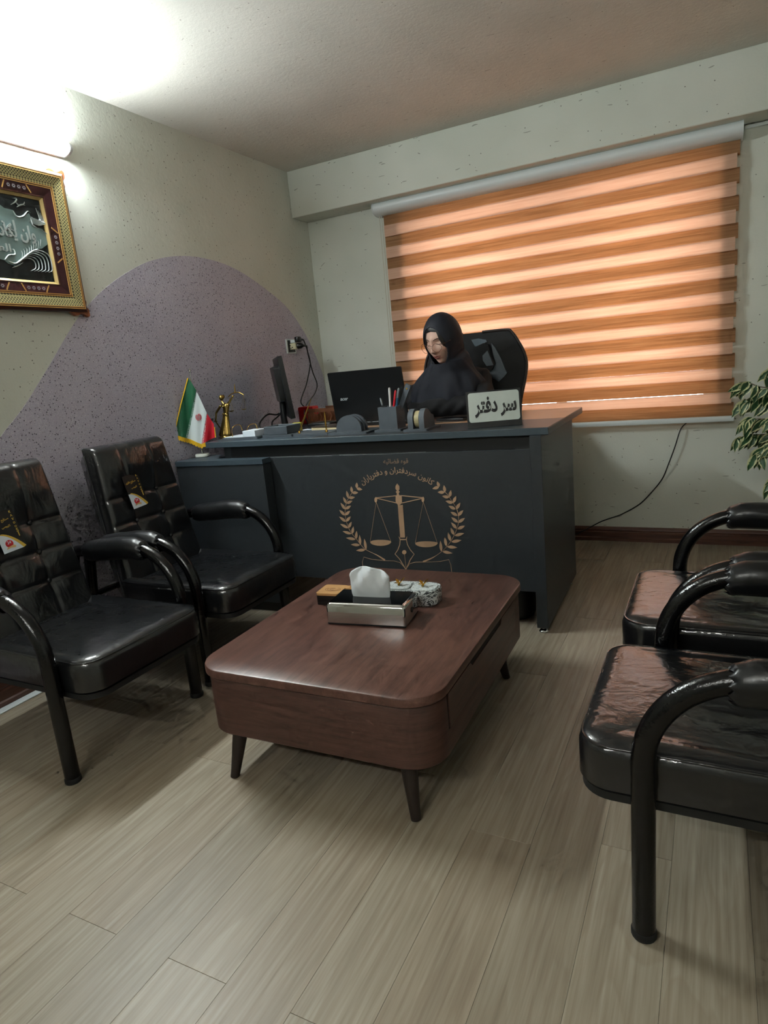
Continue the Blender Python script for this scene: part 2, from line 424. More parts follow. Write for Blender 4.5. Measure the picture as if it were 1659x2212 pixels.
# ------------------------------------------------------------------ wall lamp (the room's light) and an added fill lamp
def emit(name, rgb, strength):
    s = Nt(name); s.base(rgb); s.p.inputs['Emission Color'].default_value = rgb; s.p.inputs['Emission Strength'].default_value = strength; return s.m
M['led'] = emit('led_diffuser', (0.90, 0.99, 1.0, 1), LAMP_POWER)
M['led_fill'] = emit('added_fill_diffuser', (0.98, 1.0, 0.98, 1), LAMP_POWER*0.30)
def lprof(r): return [(0.018, -0.025)]+[(0.018+r*math.sin(math.radians(a)), -0.025*math.cos(math.radians(a))) for a in range(15, 180, 15)]+[(0.018, 0.025)]
def batten(label, loc, rz, ly0, ly1, led):
    lamp = thing('wall_lamp', label, 'lamp', loc, rz)
    b = B(); b.prism(lprof(0.040), lambda u, v, d: (u, d, v), ly0+0.012, ly1-0.012); b.build('diffuser', led, lamp, 50)
    b = B(); b.box((0.001, ly0, -0.027), (0.018, ly1, 0.027), 0.002, 1); b.build('housing', M['white_pl'], lamp)
    for e0, e1 in ((ly0, ly0+0.012), (ly1-0.012, ly1)):
        b = B(); b.prism(lprof(0.042), lambda u, v, d: (u, d, v), e0, e1); b.build('end_cap', M['white_pl'], lamp, 50)
batten('long white LED batten lamp glowing on the left wall above the framed picture', (XL, 1.60, 1.978), 0.0, -0.32, 0.320, M['led'])
batten('unseen batten fill lamp added on the wall behind the camera', (-0.75, YR, 2.0), math.radians(90), -0.62, 0.62, M['led_fill'])  # added fill lamp with no known source, brightens surfaces facing the camera

# ------------------------------------------------------------------ zebra blind
def blind_mat(name, stops, tr_amt):
    s = Nt(name); v = s.coord('Object', (0.5, 1, 22)); oi = s.n('ShaderNodeObjectInfo')
    off = s.n('ShaderNodeVectorMath', operation='ADD'); cb = s.n('ShaderNodeCombineXYZ'); s.l(s.math('MULTIPLY', oi.outputs['Random'], 50.0), cb.inputs[0]); s.l(v, off.inputs[0]); s.l(cb.outputs[0], off.inputs[1])
    n1 = s.noise(off.outputs[0], 7, 6, 0.7); c = s.ramp(n1.outputs[0], [(p, lin(*q)) for p, q in stops])
    df = s.n('ShaderNodeBsdfDiffuse'); tl = s.n('ShaderNodeBsdfTranslucent'); s.l(c, df.inputs[0]); s.l(c, tl.inputs[0])
    mx = s.n('ShaderNodeMixShader'); mx.inputs[0].default_value = tr_amt
    s.l(df.outputs[0], mx.inputs[1]); s.l(tl.outputs[0], mx.inputs[2]); s.l(mx.outputs[0], s.out.inputs[0]); return s.m
M['bl_dark'] = blind_mat('brown_blind_fabric', [(0.35, (170, 129, 94)), (0.5, (188, 146, 108)), (0.65, (200, 160, 121))], 0.5)
M['bl_light'] = blind_mat('peach_blind_fabric', [(0.35, (230, 194, 168)), (0.5, (237, 204, 180)), (0.65, (241, 211, 189))], 0.5)
YF = 3.590; BK = 3.590/3.556
blind = thing('zebra_blind', 'wide brown and peach striped roller blind covering the window', 'blind', ((-1.742+0.093)/2*BK, YB, 0.647))
bx, bz = -(-1.742+0.093)/2*BK, -0.647
def BP(x, y, z): return (x*BK+bx, y-YB, 1.05+(z-1.05)*BK+bz)   # sizes were measured on a plane 3.556 m off
cas = [(0.0, 0.0)]+[(0.085*math.sin(math.radians(a)), 0.066*(1-math.cos(math.radians(a)))/2) for a in range(30, 181, 15)]
cas = [(0.0, -0.002), (0.05, -0.002)]+[(0.05+0.055*math.sin(math.radians(a)), 0.036-0.036*math.cos(math.radians(a))) for a in range(10, 171, 16)]+[(0.05, 0.074), (0.0, 0.074)]
b = B(); b.prism(cas, lambda u, v, d: BP(d, YB-0.002-u, 1.898+v), -1.736, 0.086); b.build('cassette', M['white_pl'], blind, 40)
for e0, e1 in ((-1.742, -1.736), (0.086, 0.093)):
    b = B(); b.prism([(p*1.02, q*1.02) for p, q in cas], lambda u, v, d: BP(d, YB-0.002-u, 1.8975+v), e0, e1); b.build('end_cap', M['white_pl'], blind, 40)
PER, DK = 0.1163, 0.068
for k in range(11):
    z1 = 1.900-PER*k; z0 = z1-DK if k < 10 else 0.672
    b = B(); b.box(BP(-1.703, YF+0.016, z0), BP(0.083, YF+0.0166, z1+(0.01 if k == 0 else 0))); b.build('dark_band', M['bl_dark'], blind, 0)
    if k < 10:
        b = B(); b.box(BP(-1.697, YF-0.0006, z0-0.0515), BP(0.072, YF, z0+0.009-0.00105*k)); b.build('light_band', M['bl_light'], blind, 0)
b = B(); b.box(BP(-1.708, YF-0.010, 0.647), BP(0.086, YF+0.010, 0.673), 0.004, 2); b.build('bottom_bar', M['white_pl'], blind)
M['cord'] = simple('cream_cord', (196, 190, 172), 0.6)
for dx in (0.0, 0.014):
    b = B(); b.tube([BP(-1.722+dx, YF+0.004, 1.90), BP(-1.724+dx, YF, 0.95)], 0.0018, 6)
    b.build('pull_chain', M['cord'], blind)
b = B(); b.box((0.10, YB-0.018, 1.948), (XR, YB-0.001, 1.960)); tag(b.build('cable_trunking', M['white_pl'], smooth=0), 'thin pale cable cover running along the wall right of the blind', 'cable cover')

# ------------------------------------------------------------------ desk
def laminate(name, rgb, rough=0.38):
    s = Nt(name); v = s.coord('Object'); c = lin(*rgb)
    nz = s.noise(v, 60, 4); d = tuple(x*0.9 for x in c[:3])+(1,); s.base(s.ramp(nz.outputs[0], [(0.3, d), (0.7, c)])); s.set(Roughness=rough)
    s.bump(s.noise(v, 300, 2).outputs[0], 0.05, 0.001); return s.m
M['anth'] = laminate('anthracite_laminate', (50, 54, 57))
M['anth_edge'] = laminate('anthracite_edging', (62, 74, 82), 0.4)
M['tan'] = wood('tan_laminate', [(0.3, (150, 112, 84)), (0.5, (176, 136, 104)), (0.7, (190, 150, 118))], scale=(1, 9, 9), rough=0.33)
M['blackm'] = simple('matt_black', (18, 20, 22), 0.55)
M['chrome'] = simple('chrome', (210, 212, 212), 0.12, 1.0)
desk = thing('office_desk', 'long anthracite office desk with gold scales emblem on its front panel', 'desk', (-0.53, 2.33, 0), math.atan2(0.036, 1.579))
# local frame: x to the left is negative, y away from the viewer
b = B(); b.box((-1.579, 0, 0.764), (0, 0.785, 0.790), 0.0015, 1); top = b.build('desktop', M['anth_edge'], desk, 30)
b = B(); b.box((-1.0, 0.325, 0.790), (-0.001, 0.784, 0.7915)); b.build('inlay_board', M['tan'], top, 0)
b = B(); b.box((-1.0, 0.002, 0.790), (-0.001, 0.3245, 0.7912)); b.build('front_strip', M['anth'], top, 0)
b = B(); b.box((-0.066, -0.018, 0.02), (-0.024, 0.64, 0.764), 0.001, 1); b.build('side_panel', M['anth'], desk, 30)
b = B(); b.box((-1.50, 0.03, 0.02), (-1.46, 0.64, 0.764), 0.001, 1); b.build('side_panel', M['anth'], desk, 30)
b = B(); b.box((-1.46, 0.030, 0.712), (-0.066, 0.05, 0.764)); b.build('under_rail', M['blackm'], desk, 0)
b = B(); b.box((-1.46, 0.004, 0.158), (-0.066, 0.024, 0.712), 0.001, 1); fpanel = b.build('front_panel', M['anth'], desk, 30)
for fx, fy in ((-0.045, 0.0), (-0.045, 0.55), (-1.48, 0.05), (-1.48, 0.6)):
    b = B(); b.lathe([(0.016, 0), (0.018, 0.004), (0.014, 0.010), (0.006, 0.013), (0.005, 0.024)], 16, (fx, fy, 0)); b.build('levelling_foot', M['chrome'], desk, 40)
# emblem on the front panel, from its outline in the photograph
M['gold_print'] = simple('bronze_print', (186, 152, 122), 0.42, 0.25, vary=0.18)
PANEL_Y = 2.334
RZ = desk.rotation_euler.z
def loc_desk(p):
    dx, dy = p[0]+0.53, p[1]-2.33
    return (dx*math.cos(RZ)+dy*math.sin(RZ), -dx*math.sin(RZ)+dy*math.cos(RZ), p[2])
def ez(zx, zy):  # crop position -> panel coordinates
    q = loc_desk(ony(700+zx*0.20494, 970+zy*0.20494, PANEL_Y-0.018)); return (q[0], q[2])
PF = 0.004
def EF(u, v, d): return (u, PF-d, v)
def ribbon(b, pts, w, d=0.0012, fn=EF):
    P = [np.array(p) for p in pts]; n = len(P); L = []; Rr = []
    ws = w if isinstance(w, (list, tuple)) else [w]*n
    for i in range(n):
        t = P[min(i+1, n-1)]-P[max(i-1, 0)]; t = t/(np.linalg.norm(t)+1e-9); nn = np.array([-t[1], t[0]])
        L.append(P[i]+nn*ws[i]/2); Rr.append(P[i]-nn*ws[i]/2)
    for i in range(n-1):
        b.prism([tuple(L[i]), tuple(L[i+1]), tuple(Rr[i+1]), tuple(Rr[i])], fn, 0.0, d)
def leafpoly(base, tip, wid, n=7):
    a = np.array(base); c = np.array(tip); t = c-a; L = np.linalg.norm(t); t /= L; nn = np.array([-t[1], t[0]])
    up = []; dn = []
    for i in range(n+1):
        s_ = i/n; w = wid*math.sin(math.pi*s_**0.8)*0.5
        up.append(tuple(a+t*L*s_+nn*w)); dn.append(tuple(a+t*L*s_-nn*w))
    return up+dn[-2:0:-1]
# wreath: stems and leaf pairs (crop coordinates)
stemL = [(640, 1172), (560, 1120), (440, 1060), (390, 1010), (345, 950), (295, 890), (262, 830), (238, 760), (226, 690), (226, 630), (240, 560), (265, 510), (300, 455)]
stemR = [(1040, 1192), (1140, 1150), (1235, 1085), (1290, 1030), (1340, 960), (1380, 880), (1405, 800), (1410, 720), (1395, 650), (1365, 590), (1330, 540), (1290, 480), (1255, 450)]
leavesL = [((445, 1060), (425, 945)), ((435, 1062), (340, 1068)), ((385, 1010), (375, 905)), ((380, 1012), (285, 1005)), ((340, 945), (345, 862)), ((335, 950), (235, 935)), ((300, 890), (312, 815)), ((290, 893), (200, 865)), ((262, 828), (292, 765)), ((258, 832), (175, 788)), ((238, 762), (283, 708)), ((234, 765), (165, 712)), ((226, 695), (278, 650)), ((224, 698), (165, 640)), ((228, 632), (286, 596)), ((226, 635), (178, 566)), ((240, 572), (300, 545)), ((238, 572), (205, 503)), ((262, 516), (326, 508)), ((258, 516), (240, 440)), ((298, 460), (360, 460)), ((296, 458), (288, 392)), ((345, 415), (404, 428)), ((346, 412), (346, 352))]
leavesR = [((1230, 1085), (1220, 970)), ((1240, 1085), (1345, 1105)), ((1282, 1030), (1265, 930)), ((1290, 1035), (1396, 1045)), ((1325, 975), (1300, 885)), ((1335, 985), (1440, 968)), ((1360, 910), (1328, 835)), ((1370, 920), (1468, 895)), ((1392, 845), (1332, 780)), ((1398, 850), (1478, 815)), ((1402, 780), (1335, 725)), ((1406, 782), (1478, 732)), ((1398, 708), (1325, 668)), ((1402, 710), (1460, 650)), ((1378, 640), (1306, 605)), ((1384, 640), (1428, 570)), ((1350, 575), (1274, 552)), ((1354, 572), (1384, 500)), ((1310, 515), (1238, 500)), ((1316, 512), (1330, 437)), ((1262, 462), (1190, 458)), ((1268, 458), (1256, 385)), ((1205, 405), (1136, 422)), ((1208, 402), (1185, 345))]
for nm, stem, lv in (('wreath', stemL, leavesL), ('wreath', stemR, leavesR)):
    b = B(); ribbon(b, [tuple(q) for q in spline([ez(*p) for p in stem], 3)], [0.0075, 0.006, 0.005, 0.004]+[0.0018]*33)
    for a, c in lv: b.prism(leafpoly(ez(*a), ez(*c), 0.0125), EF, 0.0, 0.0014)
    b.build(nm, M['gold_print'], fpanel, 0)
b = B()  # scales
b.prism([ez(*p) for p in ((775, 590), (800, 595), (826, 590), (852, 935), (800, 935))], EF, 0, 0.0014)
b.prism([ez(*p) for p in ((752, 490), (815, 490), (818, 560), (800, 590), (775, 590), (752, 555))], EF, 0, 0.0018)
b.prism([ez(*p) for p in ((768, 365), (790, 395), (792, 425), (780, 440), (795, 452), (782, 470), (790, 490), (762, 490), (766, 470), (752, 452), (766, 440), (750, 420), (752, 390))], EF, 0, 0.0016)
ribbon(b, [ez(550, 515), ez(760, 494)], 0.0032); ribbon(b, [ez(555, 520), ez(780, 575)], 0.0032)
ribbon(b, [ez(815, 494), ez(1040, 517)], 0.0032); ribbon(b, [ez(800, 575), ez(1035, 522)], 0.0032)
for cx, cy in ((545, 535), (1037, 535)): b.prism([ez(cx+14*math.cos(t*0.52), cy+28*math.sin(t*0.52)) for t in range(12)], EF, 0, 0.0018)
for (tx, ty), (ax, ay), (bx2, by2) in (((548, 560), (487, 972), (705, 985)), ((1040, 560), (957, 992), (1190, 1002))):
    ribbon(b, [ez(tx, ty), ez(ax, ay)], 0.0013); ribbon(b, [ez(tx, ty), ez(bx2, by2)], 0.0013)
    cx = (ax+bx2)/2; hw = (bx2-ax)/2
    b.prism([ez(cx+hw*math.cos(t*math.pi/14), (ay+by2)/2+(42 if math.sin(t*math.pi/14) >= 0 else 20)*math.sin(t*math.pi/14)) for t in range(28)], EF, 0, 0.0014)
b.build('scales', M['gold_print'], fpanel, 0)
b = B()  # pen nib and open book line
nib = [(790, 930), (800, 960), (795, 1010), (775, 1065), (745, 1108), (795, 1165), (860, 1272)]
ribbon(b, [ez(*p) for p in nib], 0.0032); ribbon(b, [ez(*p) for p in ((868, 930), (865, 960), (875, 1010), (905, 1065), (945, 1112), (905, 1170), (860, 1272))], 0.0032)
b.prism([ez(*p) for p in ((782, 922), (800, 950), (858, 950), (872, 922), (868, 962), (796, 962))], EF, 0, 0.0014)
b.prism([ez(842+22*math.cos(t*0.5236), 1090+22*math.sin(t*0.5236)) for t in range(12)], EF, 0, 0.0018)
ribbon(b, [ez(845, 1110), ez(860, 1250)], 0.0012)
ribbon(b, [ez(*p) for p in ((412, 1250), (405, 1190), (420, 1138), (500, 1162), (640, 1178), (740, 1182), (800, 1200), (860, 1268))], 0.0016)
ribbon(b, [ez(*p) for p in ((860, 1268), (900, 1210), (960, 1196), (1110, 1195), (1220, 1190), (1308, 1172), (1330, 1230), (1338, 1300))], 0.0016)
b.build('pen_nib', M['gold_print'], fpanel, 0)
# lettering
c0 = np.array(ez(750, 135)); M['gold_dim'] = simple('bronze_letter', (150, 124, 100), 0.45, 0.2)
text_obj('lettering', fa('قوه قضائیه'), lambda u, v, d: EF(c0[0]+u, c0[1]+v, d), np.linalg.norm(np.array(ez(880, 135))-np.array(ez(620, 135))), 0.001, M['gold_dim'], fpanel, 0.006)
pa, pm, pb_ = np.array(ez(405, 355)), np.array(ez(768, 232)), np.array(ez(1125, 362))
D2 = 2*(pa[0]*(pm[1]-pb_[1])+pm[0]*(pb_[1]-pa[1])+pb_[0]*(pa[1]-pm[1]))
q2 = lambda p: p[0]**2+p[1]**2
ccx = (q2(pa)*(pm[1]-pb_[1])+q2(pm)*(pb_[1]-pa[1])+q2(pb_)*(pa[1]-pm[1]))/D2
ccy = (q2(pa)*(pb_[0]-pm[0])+q2(pm)*(pa[0]-pb_[0])+q2(pb_)*(pm[0]-pa[0]))/D2
rad = math.hypot(pm[0]-ccx, pm[1]-ccy)
a_l, a_r = math.atan2(pa[1]-ccy, pa[0]-ccx), math.atan2(pb_[1]-ccy, pb_[0]-ccx); am = (a_l+a_r)/2
def arcf(u, v, d):
    th = am-u/rad; return EF(ccx+(rad+v)*math.cos(th), ccy+(rad+v)*math.sin(th), d)
text_obj('lettering', fa('کانون سردفتران و دفتریاران'), arcf, rad*(a_l-a_r)*1.04, 0.001, M['gold_print'], fpanel, 0.008)

# side cabinet under the left end of the desk
cab = thing('side_cabinet', 'low anthracite cabinet beside the left end of the desk', 'cabinet', (-1.748, 2.238, 0), math.atan2(0.022, 0.487))
b = B(); b.prism([(-0.488, -0.004), (0, -0.004), (0, 0.063), (-0.300, 0.063), (-0.300, 0.20), (-0.488, 0.20)], XY, 0.693, 0.715); b.build('cabinet_top', M['anth_edge'], cab, 30)
b = B(); b.box((-0.486, 0.0, 0.05), (-0.001, 0.062, 0.692), 0.001, 1); b.build('cabinet_body', M['anth'], cab, 30)
b = B(); b.box((-0.486, 0.063, 0.05), (-0.302, 0.198, 0.692), 0.001, 1); b.build('cabinet_wing', M['anth'], cab, 30)
b = B(); b.box((-0.476, 0.02, 0.0), (-0.01, 0.055, 0.05)); b.build('plinth', M['blackm'], cab, 0)

# ------------------------------------------------------------------ coffee table
ct = thing('coffee_table', 'low walnut coffee table with rounded corners and splayed dark legs', 'table', (-0.891, 1.592, 0), math.radians(1.2))
hx, hy = 0.346, 0.437
def slab(b, hx, hy, r, z0, z1, bev=0.004):
    rings = [(-bev, z0), (0, z0+bev), (0, z1-bev), (-bev*0.35, z1-bev*0.35), (-bev, z1)]
    P = [[(x, y, z) for x, y in rrect(-hx-o, -hy-o, hx+o, hy+o, r+o, 10)] for o, z in rings]
    n = len(P[0]); vs = [p for r_ in P for p in r_]
    fs = [[i*n+j, i*n+(j+1) % n, (i+1)*n+(j+1) % n, (i+1)*n+j] for i in range(len(P)-1) for j in range(n)]
    fs += [list(range(n))[::-1], list(range((len(P)-1)*n, len(P)*n))]; b.raw(vs, fs)
b = B(); slab(b, hx, hy, 0.095, 0.301, 0.328, 0.005); b.build('table_top', M['walnut'], ct, 30)
b = B(); slab(b, hx-0.008, hy-0.008, 0.090, 0.138, 0.300, 0.006); body = b.build('table_body', M['walnut_x'], ct, 30)
b = B(); b.box((hx-0.02, -0.335, 0.206), (hx-0.0068, 0.290, 0.2985)); b.build('drawer_gap_shade', M['gap_shade'], body, 0)  # near-black plate, paints the shade seen in the drawer gaps and handle notch
notch = [(-0.332, 0.2085), (0.287, 0.2085), (0.287, 0.2965), (0.135, 0.2965), (0.120, 0.282), (-0.150, 0.282), (-0.165, 0.2965), (-0.332, 0.2965)]
b = B(); b.prism(notch, lambda u, v, d: (hx-0.012+d, u, v), 0.0, 0.0075); b.build('drawer', M['walnut_x'], body, 30)
for fx, fy in ((-0.272, -0.412), (0.268, -0.412), (0.290, 0.330), (-0.272, 0.345)):
    sx, sy = math.copysign(1, fx), math.copysign(1, fy)
    b = B(); b.tube([(fx, fy, 0), (fx-sx*0.004, fy-sy*0.004, 0.02), (fx-sx*0.022, fy-sy*0.03, 0.140)], [0.0125, 0.0135, 0.022], 16)
    b.build('leg', M['darkleg'], ct, 40)

# ------------------------------------------------------------------ armchairs
def leather(name, rgb, rough, coat, bs, bstr, cior=1.5):
    s = Nt(name); v = s.coord('Object'); s.base(lin(*rgb)); s.set(Roughness=rough); s.p.inputs['Coat Weight'].default_value = coat
    s.p.inputs['Coat Roughness'].default_value = 0.07; s.p.inputs['Coat IOR'].default_value = cior
    nz = s.noise(v, bs, 3, 0.5, 0.8); s.bump(nz.outputs[0], bstr, 0.01)
    bn = s.n('ShaderNodeBump'); bn.inputs['Strength'].default_value = bstr*1.6; bn.inputs['Distance'].default_value = 0.012
    mpx = s.coord('Object', (1.0, 1.6, 1.0)); big_ = s.noise(mpx, bs*0.55, 3, 0.55, 1.6).outputs[0]
    if cior > 1.5:   # creases of the clear film
        wv = s.n('ShaderNodeVectorMath', operation='MULTIPLY_ADD'); s.l(s.noise(v, 6.0, 3).outputs['Color'], wv.inputs[0]); wv.inputs[1].default_value = (0.10, 0.10, 0.10); s.l(v, wv.inputs[2])
        vo = s.voro(wv.outputs[0], 6.0, 'DISTANCE_TO_EDGE'); cr = s.math('MULTIPLY', s.math('SUBTRACT', 1.0, s.math('DIVIDE', vo.outputs['Distance'], 0.05, True)), 0.07)
        big_ = s.math('ADD', big_, cr)
    s.l(big_, bn.inputs['Height']); s.l(bn.outputs[0], s.p.inputs['Coat Normal'])
    return s.m
M['leather'] = leather('black_leatherette', (13, 14, 16), 0.38, 0.15, 30, 0.12)
M['wrapped'] = leather('black_leatherette_in_clear_film', (15, 16, 18), 0.36, 1.0, 17, 0.16, 1.6)
M['tube'] = leather('black_gloss_tube', (5, 5, 6), 0.17, 0.0, 170, 0.10)
M['wrapped'].node_tree.nodes['Principled BSDF'].inputs['Specular IOR Level'].default_value = 0.28
M['board'] = simple('black_underside', (16, 17, 18), 0.6)
chair = thing('armchair', 'x', 'armchair', group='black tufted armchairs')
HW = 0.25
# seat cushion: rounded box with soft crown and shallow dimples
def seat_mesh():
    x0, x1, hw, z0, z1 = -0.43, 0.122, 0.228, 0.262, 0.362
    loops = []
    prof_ = [(0.012, 0.0), (0.0, 0.008), (0.0, 0.075), (0.006, 0.090), (0.016, 0.097), (0.035, 0.101)]
    n = 12
    P = []
    for o, z in prof_: P.append([(x, y, z0+z) for x, y in rrect(x0+o, -hw+o, x1-o, hw-o, max(0.02, 0.065-o), n)])
    b = B(); m = len(P[0]); vs = [p for r in P for p in r]
    fs = [[i*m+j, i*m+(j+1) % m, (i+1)*m+(j+1) % m, (i+1)*m+j] for i in range(len(P)-1) for j in range(m)]
    fs.append(list(range(m))[::-1])
    # crown: concentric rings to the centre
    cx = (x0+x1)/2; last = P[-1]; base = len(vs)-m; prev = list(range(base, base+m))
    dim = [(dx, dy) for dx in (-0.28, -0.14) for dy in (-0.08, 0.08)]
    for k in range(1, 13):
        t = 1-k/13.0; ring = []
        for (x, y, z) in last:
            X = cx+(x-cx)*t; Y = y*t
            Z = z0+0.101+0.010*(1-t**2)-0.022*max(0, (0.0-X)/0.43)
            for dx, dy in dim: Z -= 0.010*math.exp(-((X-dx)**2+(Y-dy)**2)/0.0011)
            ring.append(len(vs)); vs.append((X, Y, Z))
        fs += [[prev[j], prev[(j+1) % m], ring[(j+1) % m], ring[j]] for j in range(m)]; prev = ring
    fs.append(prev); b.raw(vs, fs); return b
o = seat_mesh().build('seat', M['wrapped'], chair, 50)
b = B()
for zz, oo in ((0.352, 0.0065),):
    path = [(x, y, zz) for x, y in rrect(-0.43+oo, -0.228+oo, 0.122-oo, 0.228-oo, 0.058, 8)]; path.append(path[0]); b.tube(path, 0.0028, 6, cap=False)
b.build('piping', M['wrapped'], o, 60)
b = B(); b.prism(rrect(-0.42, -0.222, 0.117, 0.222, 0.06, 8), XY, 0.246, 0.262); b.build('seat_board', M['board'], chair, 30)
# backrest: inclined, tufted front
bb0, bb1 = np.array([-0.405, 0, 0.275]), np.array([-0.520, 0, 0.860])
ax = (bb1-bb0); BL = np.linalg.norm(ax); ax /= BL; nrm = np.array([ax[2], 0, -ax[0]])
cols_y, rows_t = (-0.072, 0.072), (0.30, 0.47, 0.64)
def back_half(t): return 0.215-0.030*t
def back_pt(u, t):
    """u -1..1 across, t 0..1 upward -> front surface"""
    hw = back_half(t); y = u*hw
    e = min(1.0, (1-abs(u))/0.10); e2 = min(1.0, min(t, 1-t)/0.06)
    d = 0.052*math.sqrt(max(0, 1-(1-e)**2))*math.sqrt(max(0, 1-(1-e2)**2))
    d += 0.016*(1-abs(u)**2)*math.exp(-((t-0.86)/0.14)**2)
    cr = 0.0
    for cy in cols_y:
        if t > 0.05: cr = max(cr, math.exp(-((y-cy)/0.0065)**2)*(0.55 if t > 0.72 else 1.0)*min(1, t/0.18))
    for rt in rows_t: cr = max(cr, math.exp(-(((t-rt)*BL)/0.0065)**2))
    for cy in cols_y:
        for rt in rows_t: d -= 0.011*math.exp(-((y-cy)**2+((t-rt)*BL)**2)/0.0011)
    d -= 0.0062*cr*e*e2
    return bb0+ax*BL*t+np.array([0, y, 0])+nrm*d
NU, NT = 72, 104
Pg = [[back_pt(-1+2*j/NU, i/NT) for j in range(NU+1)] for i in range(NT+1)]
b = B(); b.grid(Pg)
# shell behind: rounded
Pb = []
for i in range(15):
    t = i/14; row = []
    for j in range(17):
        u = -1+2*j/16; hw = back_half(t); e = min(1, (1-abs(u))/0.16); e2 = min(1.0, min(t, 1-t)/0.08)
        row.append(bb0+ax*BL*t+np.array([0, u*hw, 0])-nrm*(0.055*math.sqrt(max(0, 1-(1-e)**2))*math.sqrt(max(0, 1-(1-e2)**2))))
    Pb.append(row)
b.grid(Pb)
back = b.build('backrest', M['wrapped'], chair, 60)
for cy in cols_y:
    for rt in rows_t:
        p = back_pt(cy/back_half(rt), rt)+nrm*0.003
        b = B(); b.ball(p, 0.0085, 12, (0.8, 1, 1)); b.build('button', M['leather'], back, 60)
b = B()  # edge welt
path = [bb0+ax*BL*t+np.array([0, -back_half(t)-0.001, 0])+nrm*0.004 for t in np.linspace(0.04, 0.95, 12)]
path2 = [np.array([p[0], -p[1], p[2]]) for p in path]
b.tube(path, 0.003, 6); b.build('piping', M['leather'], back, 60)
b = B(); b.tube(path2, 0.003, 6); b.build('piping', M['leather'], back, 60)
# tubes: front leg + arm in one bend, rear legs, sleeves
for sgn in (-1, 1):
    y = sgn*HW; pts = [(0, y, 0.003), (0, y, 0.12), (0, y, 0.24), (0, y, 0.34)]
    R_ = 0.175
    for a in range(8, 91, 8):
        th = math.radians(a); pts.append((-R_+R_*math.cos(th), y, 0.355+R_*math.sin(th)))
    pts += [(-0.24, y, 0.527), (-0.34, y, 0.517), (-0.44, y, 0.507), (-0.485, y, 0.500), (-0.505, y, 0.47), (-0.513, y, 0.42), (-0.548, y, 0.2), (-0.58, y, 0.003)]
    pts = [tuple(p) for p in spline(pts, 3)]
    b = B(); b.tube(pts, 0.0205, 20); b.build('arm_tube', M['tube'], chair, 60)
    for fx in (0.0, -0.58):
        b = B(); b.lathe([(0.021, 0), (0.0225, 0.003), (0.0225, 0.012), (0.021, 0.016)], 20, (fx, y, 0)); b.build('foot_cap', M['board'], chair, 40)
    # padded sleeve with gathered ends
    sp = [(-0.128, 0.523), (-0.135, 0.5245), (-0.145, 0.526), (-0.165, 0.530), (-0.20, 0.531), (-0.24, 0.529), (-0.29, 0.524), (-0.34, 0.519), (-0.385, 0.514), (-0.41, 0.511), (-0.425, 0.509)]
    rr = [0.023, 0.030, 0.033, 0.036, 0.037, 0.037, 0.037, 0.0365, 0.035, 0.031, 0.023]
    sp = spline([(p[0], y, p[1]) for p in sp], 4); rr = np.interp(np.linspace(0, 10, len(sp)), range(11), rr)
    G = []
    for i, p in enumerate(sp):
        row = []; end = math.exp(-(min(i, len(sp)-1-i)/5.0)**2)
        for k in range(36):
            th = 2*math.pi*k/36; r = rr[i]*(1+0.07*end*math.sin(11*th+i*0.3)+0.012*math.sin(3*th+i*0.8))
            row.append((p[0]+0.004*end*math.sin(9*th), p[1]+r*0.95*math.cos(th), p[2]+r*math.sin(th)-(0.006 if math.sin(th) < -0.5 else 0)))
        G.append(row)
    b = B(); b.grid(G, closeu=True); b.build('arm_pad', M['leather'], chair, 70)
for rx, rzz, hw_ in ((-0.12, 0.238, 0.19), (-0.33, 0.238, 0.19), (-0.532, 0.30, HW)):
    b = B(); b.tube([(rx, -hw_, rzz), (rx, hw_, rzz)], 0.012, 10); b.build('cross_rail', M['tube'], chair, 60)
chairs = [chair]+[copy_tree(chair) for _ in range(3)]
CH = [((-1.590, 1.250), 0.0, 'black tufted armchair nearest the camera on the left, under the framed picture'),
      ((-1.603, 1.835), 1.0, 'black tufted armchair on the left, between its twin and the desk cabinet'),
      ((-0.098, 1.298), 180.0, 'black armchair with film-wrapped seat nearest the camera on the right'),
      ((-0.088, 1.873), 180.0, 'black armchair on the right, farther back toward the potted ficus')]
for c, ((x, y), rz, lb) in zip(chairs, CH):
    c.location = (x, y, 0); c.rotation_euler = (0, 0, math.radians(rz)); c['label'] = lb
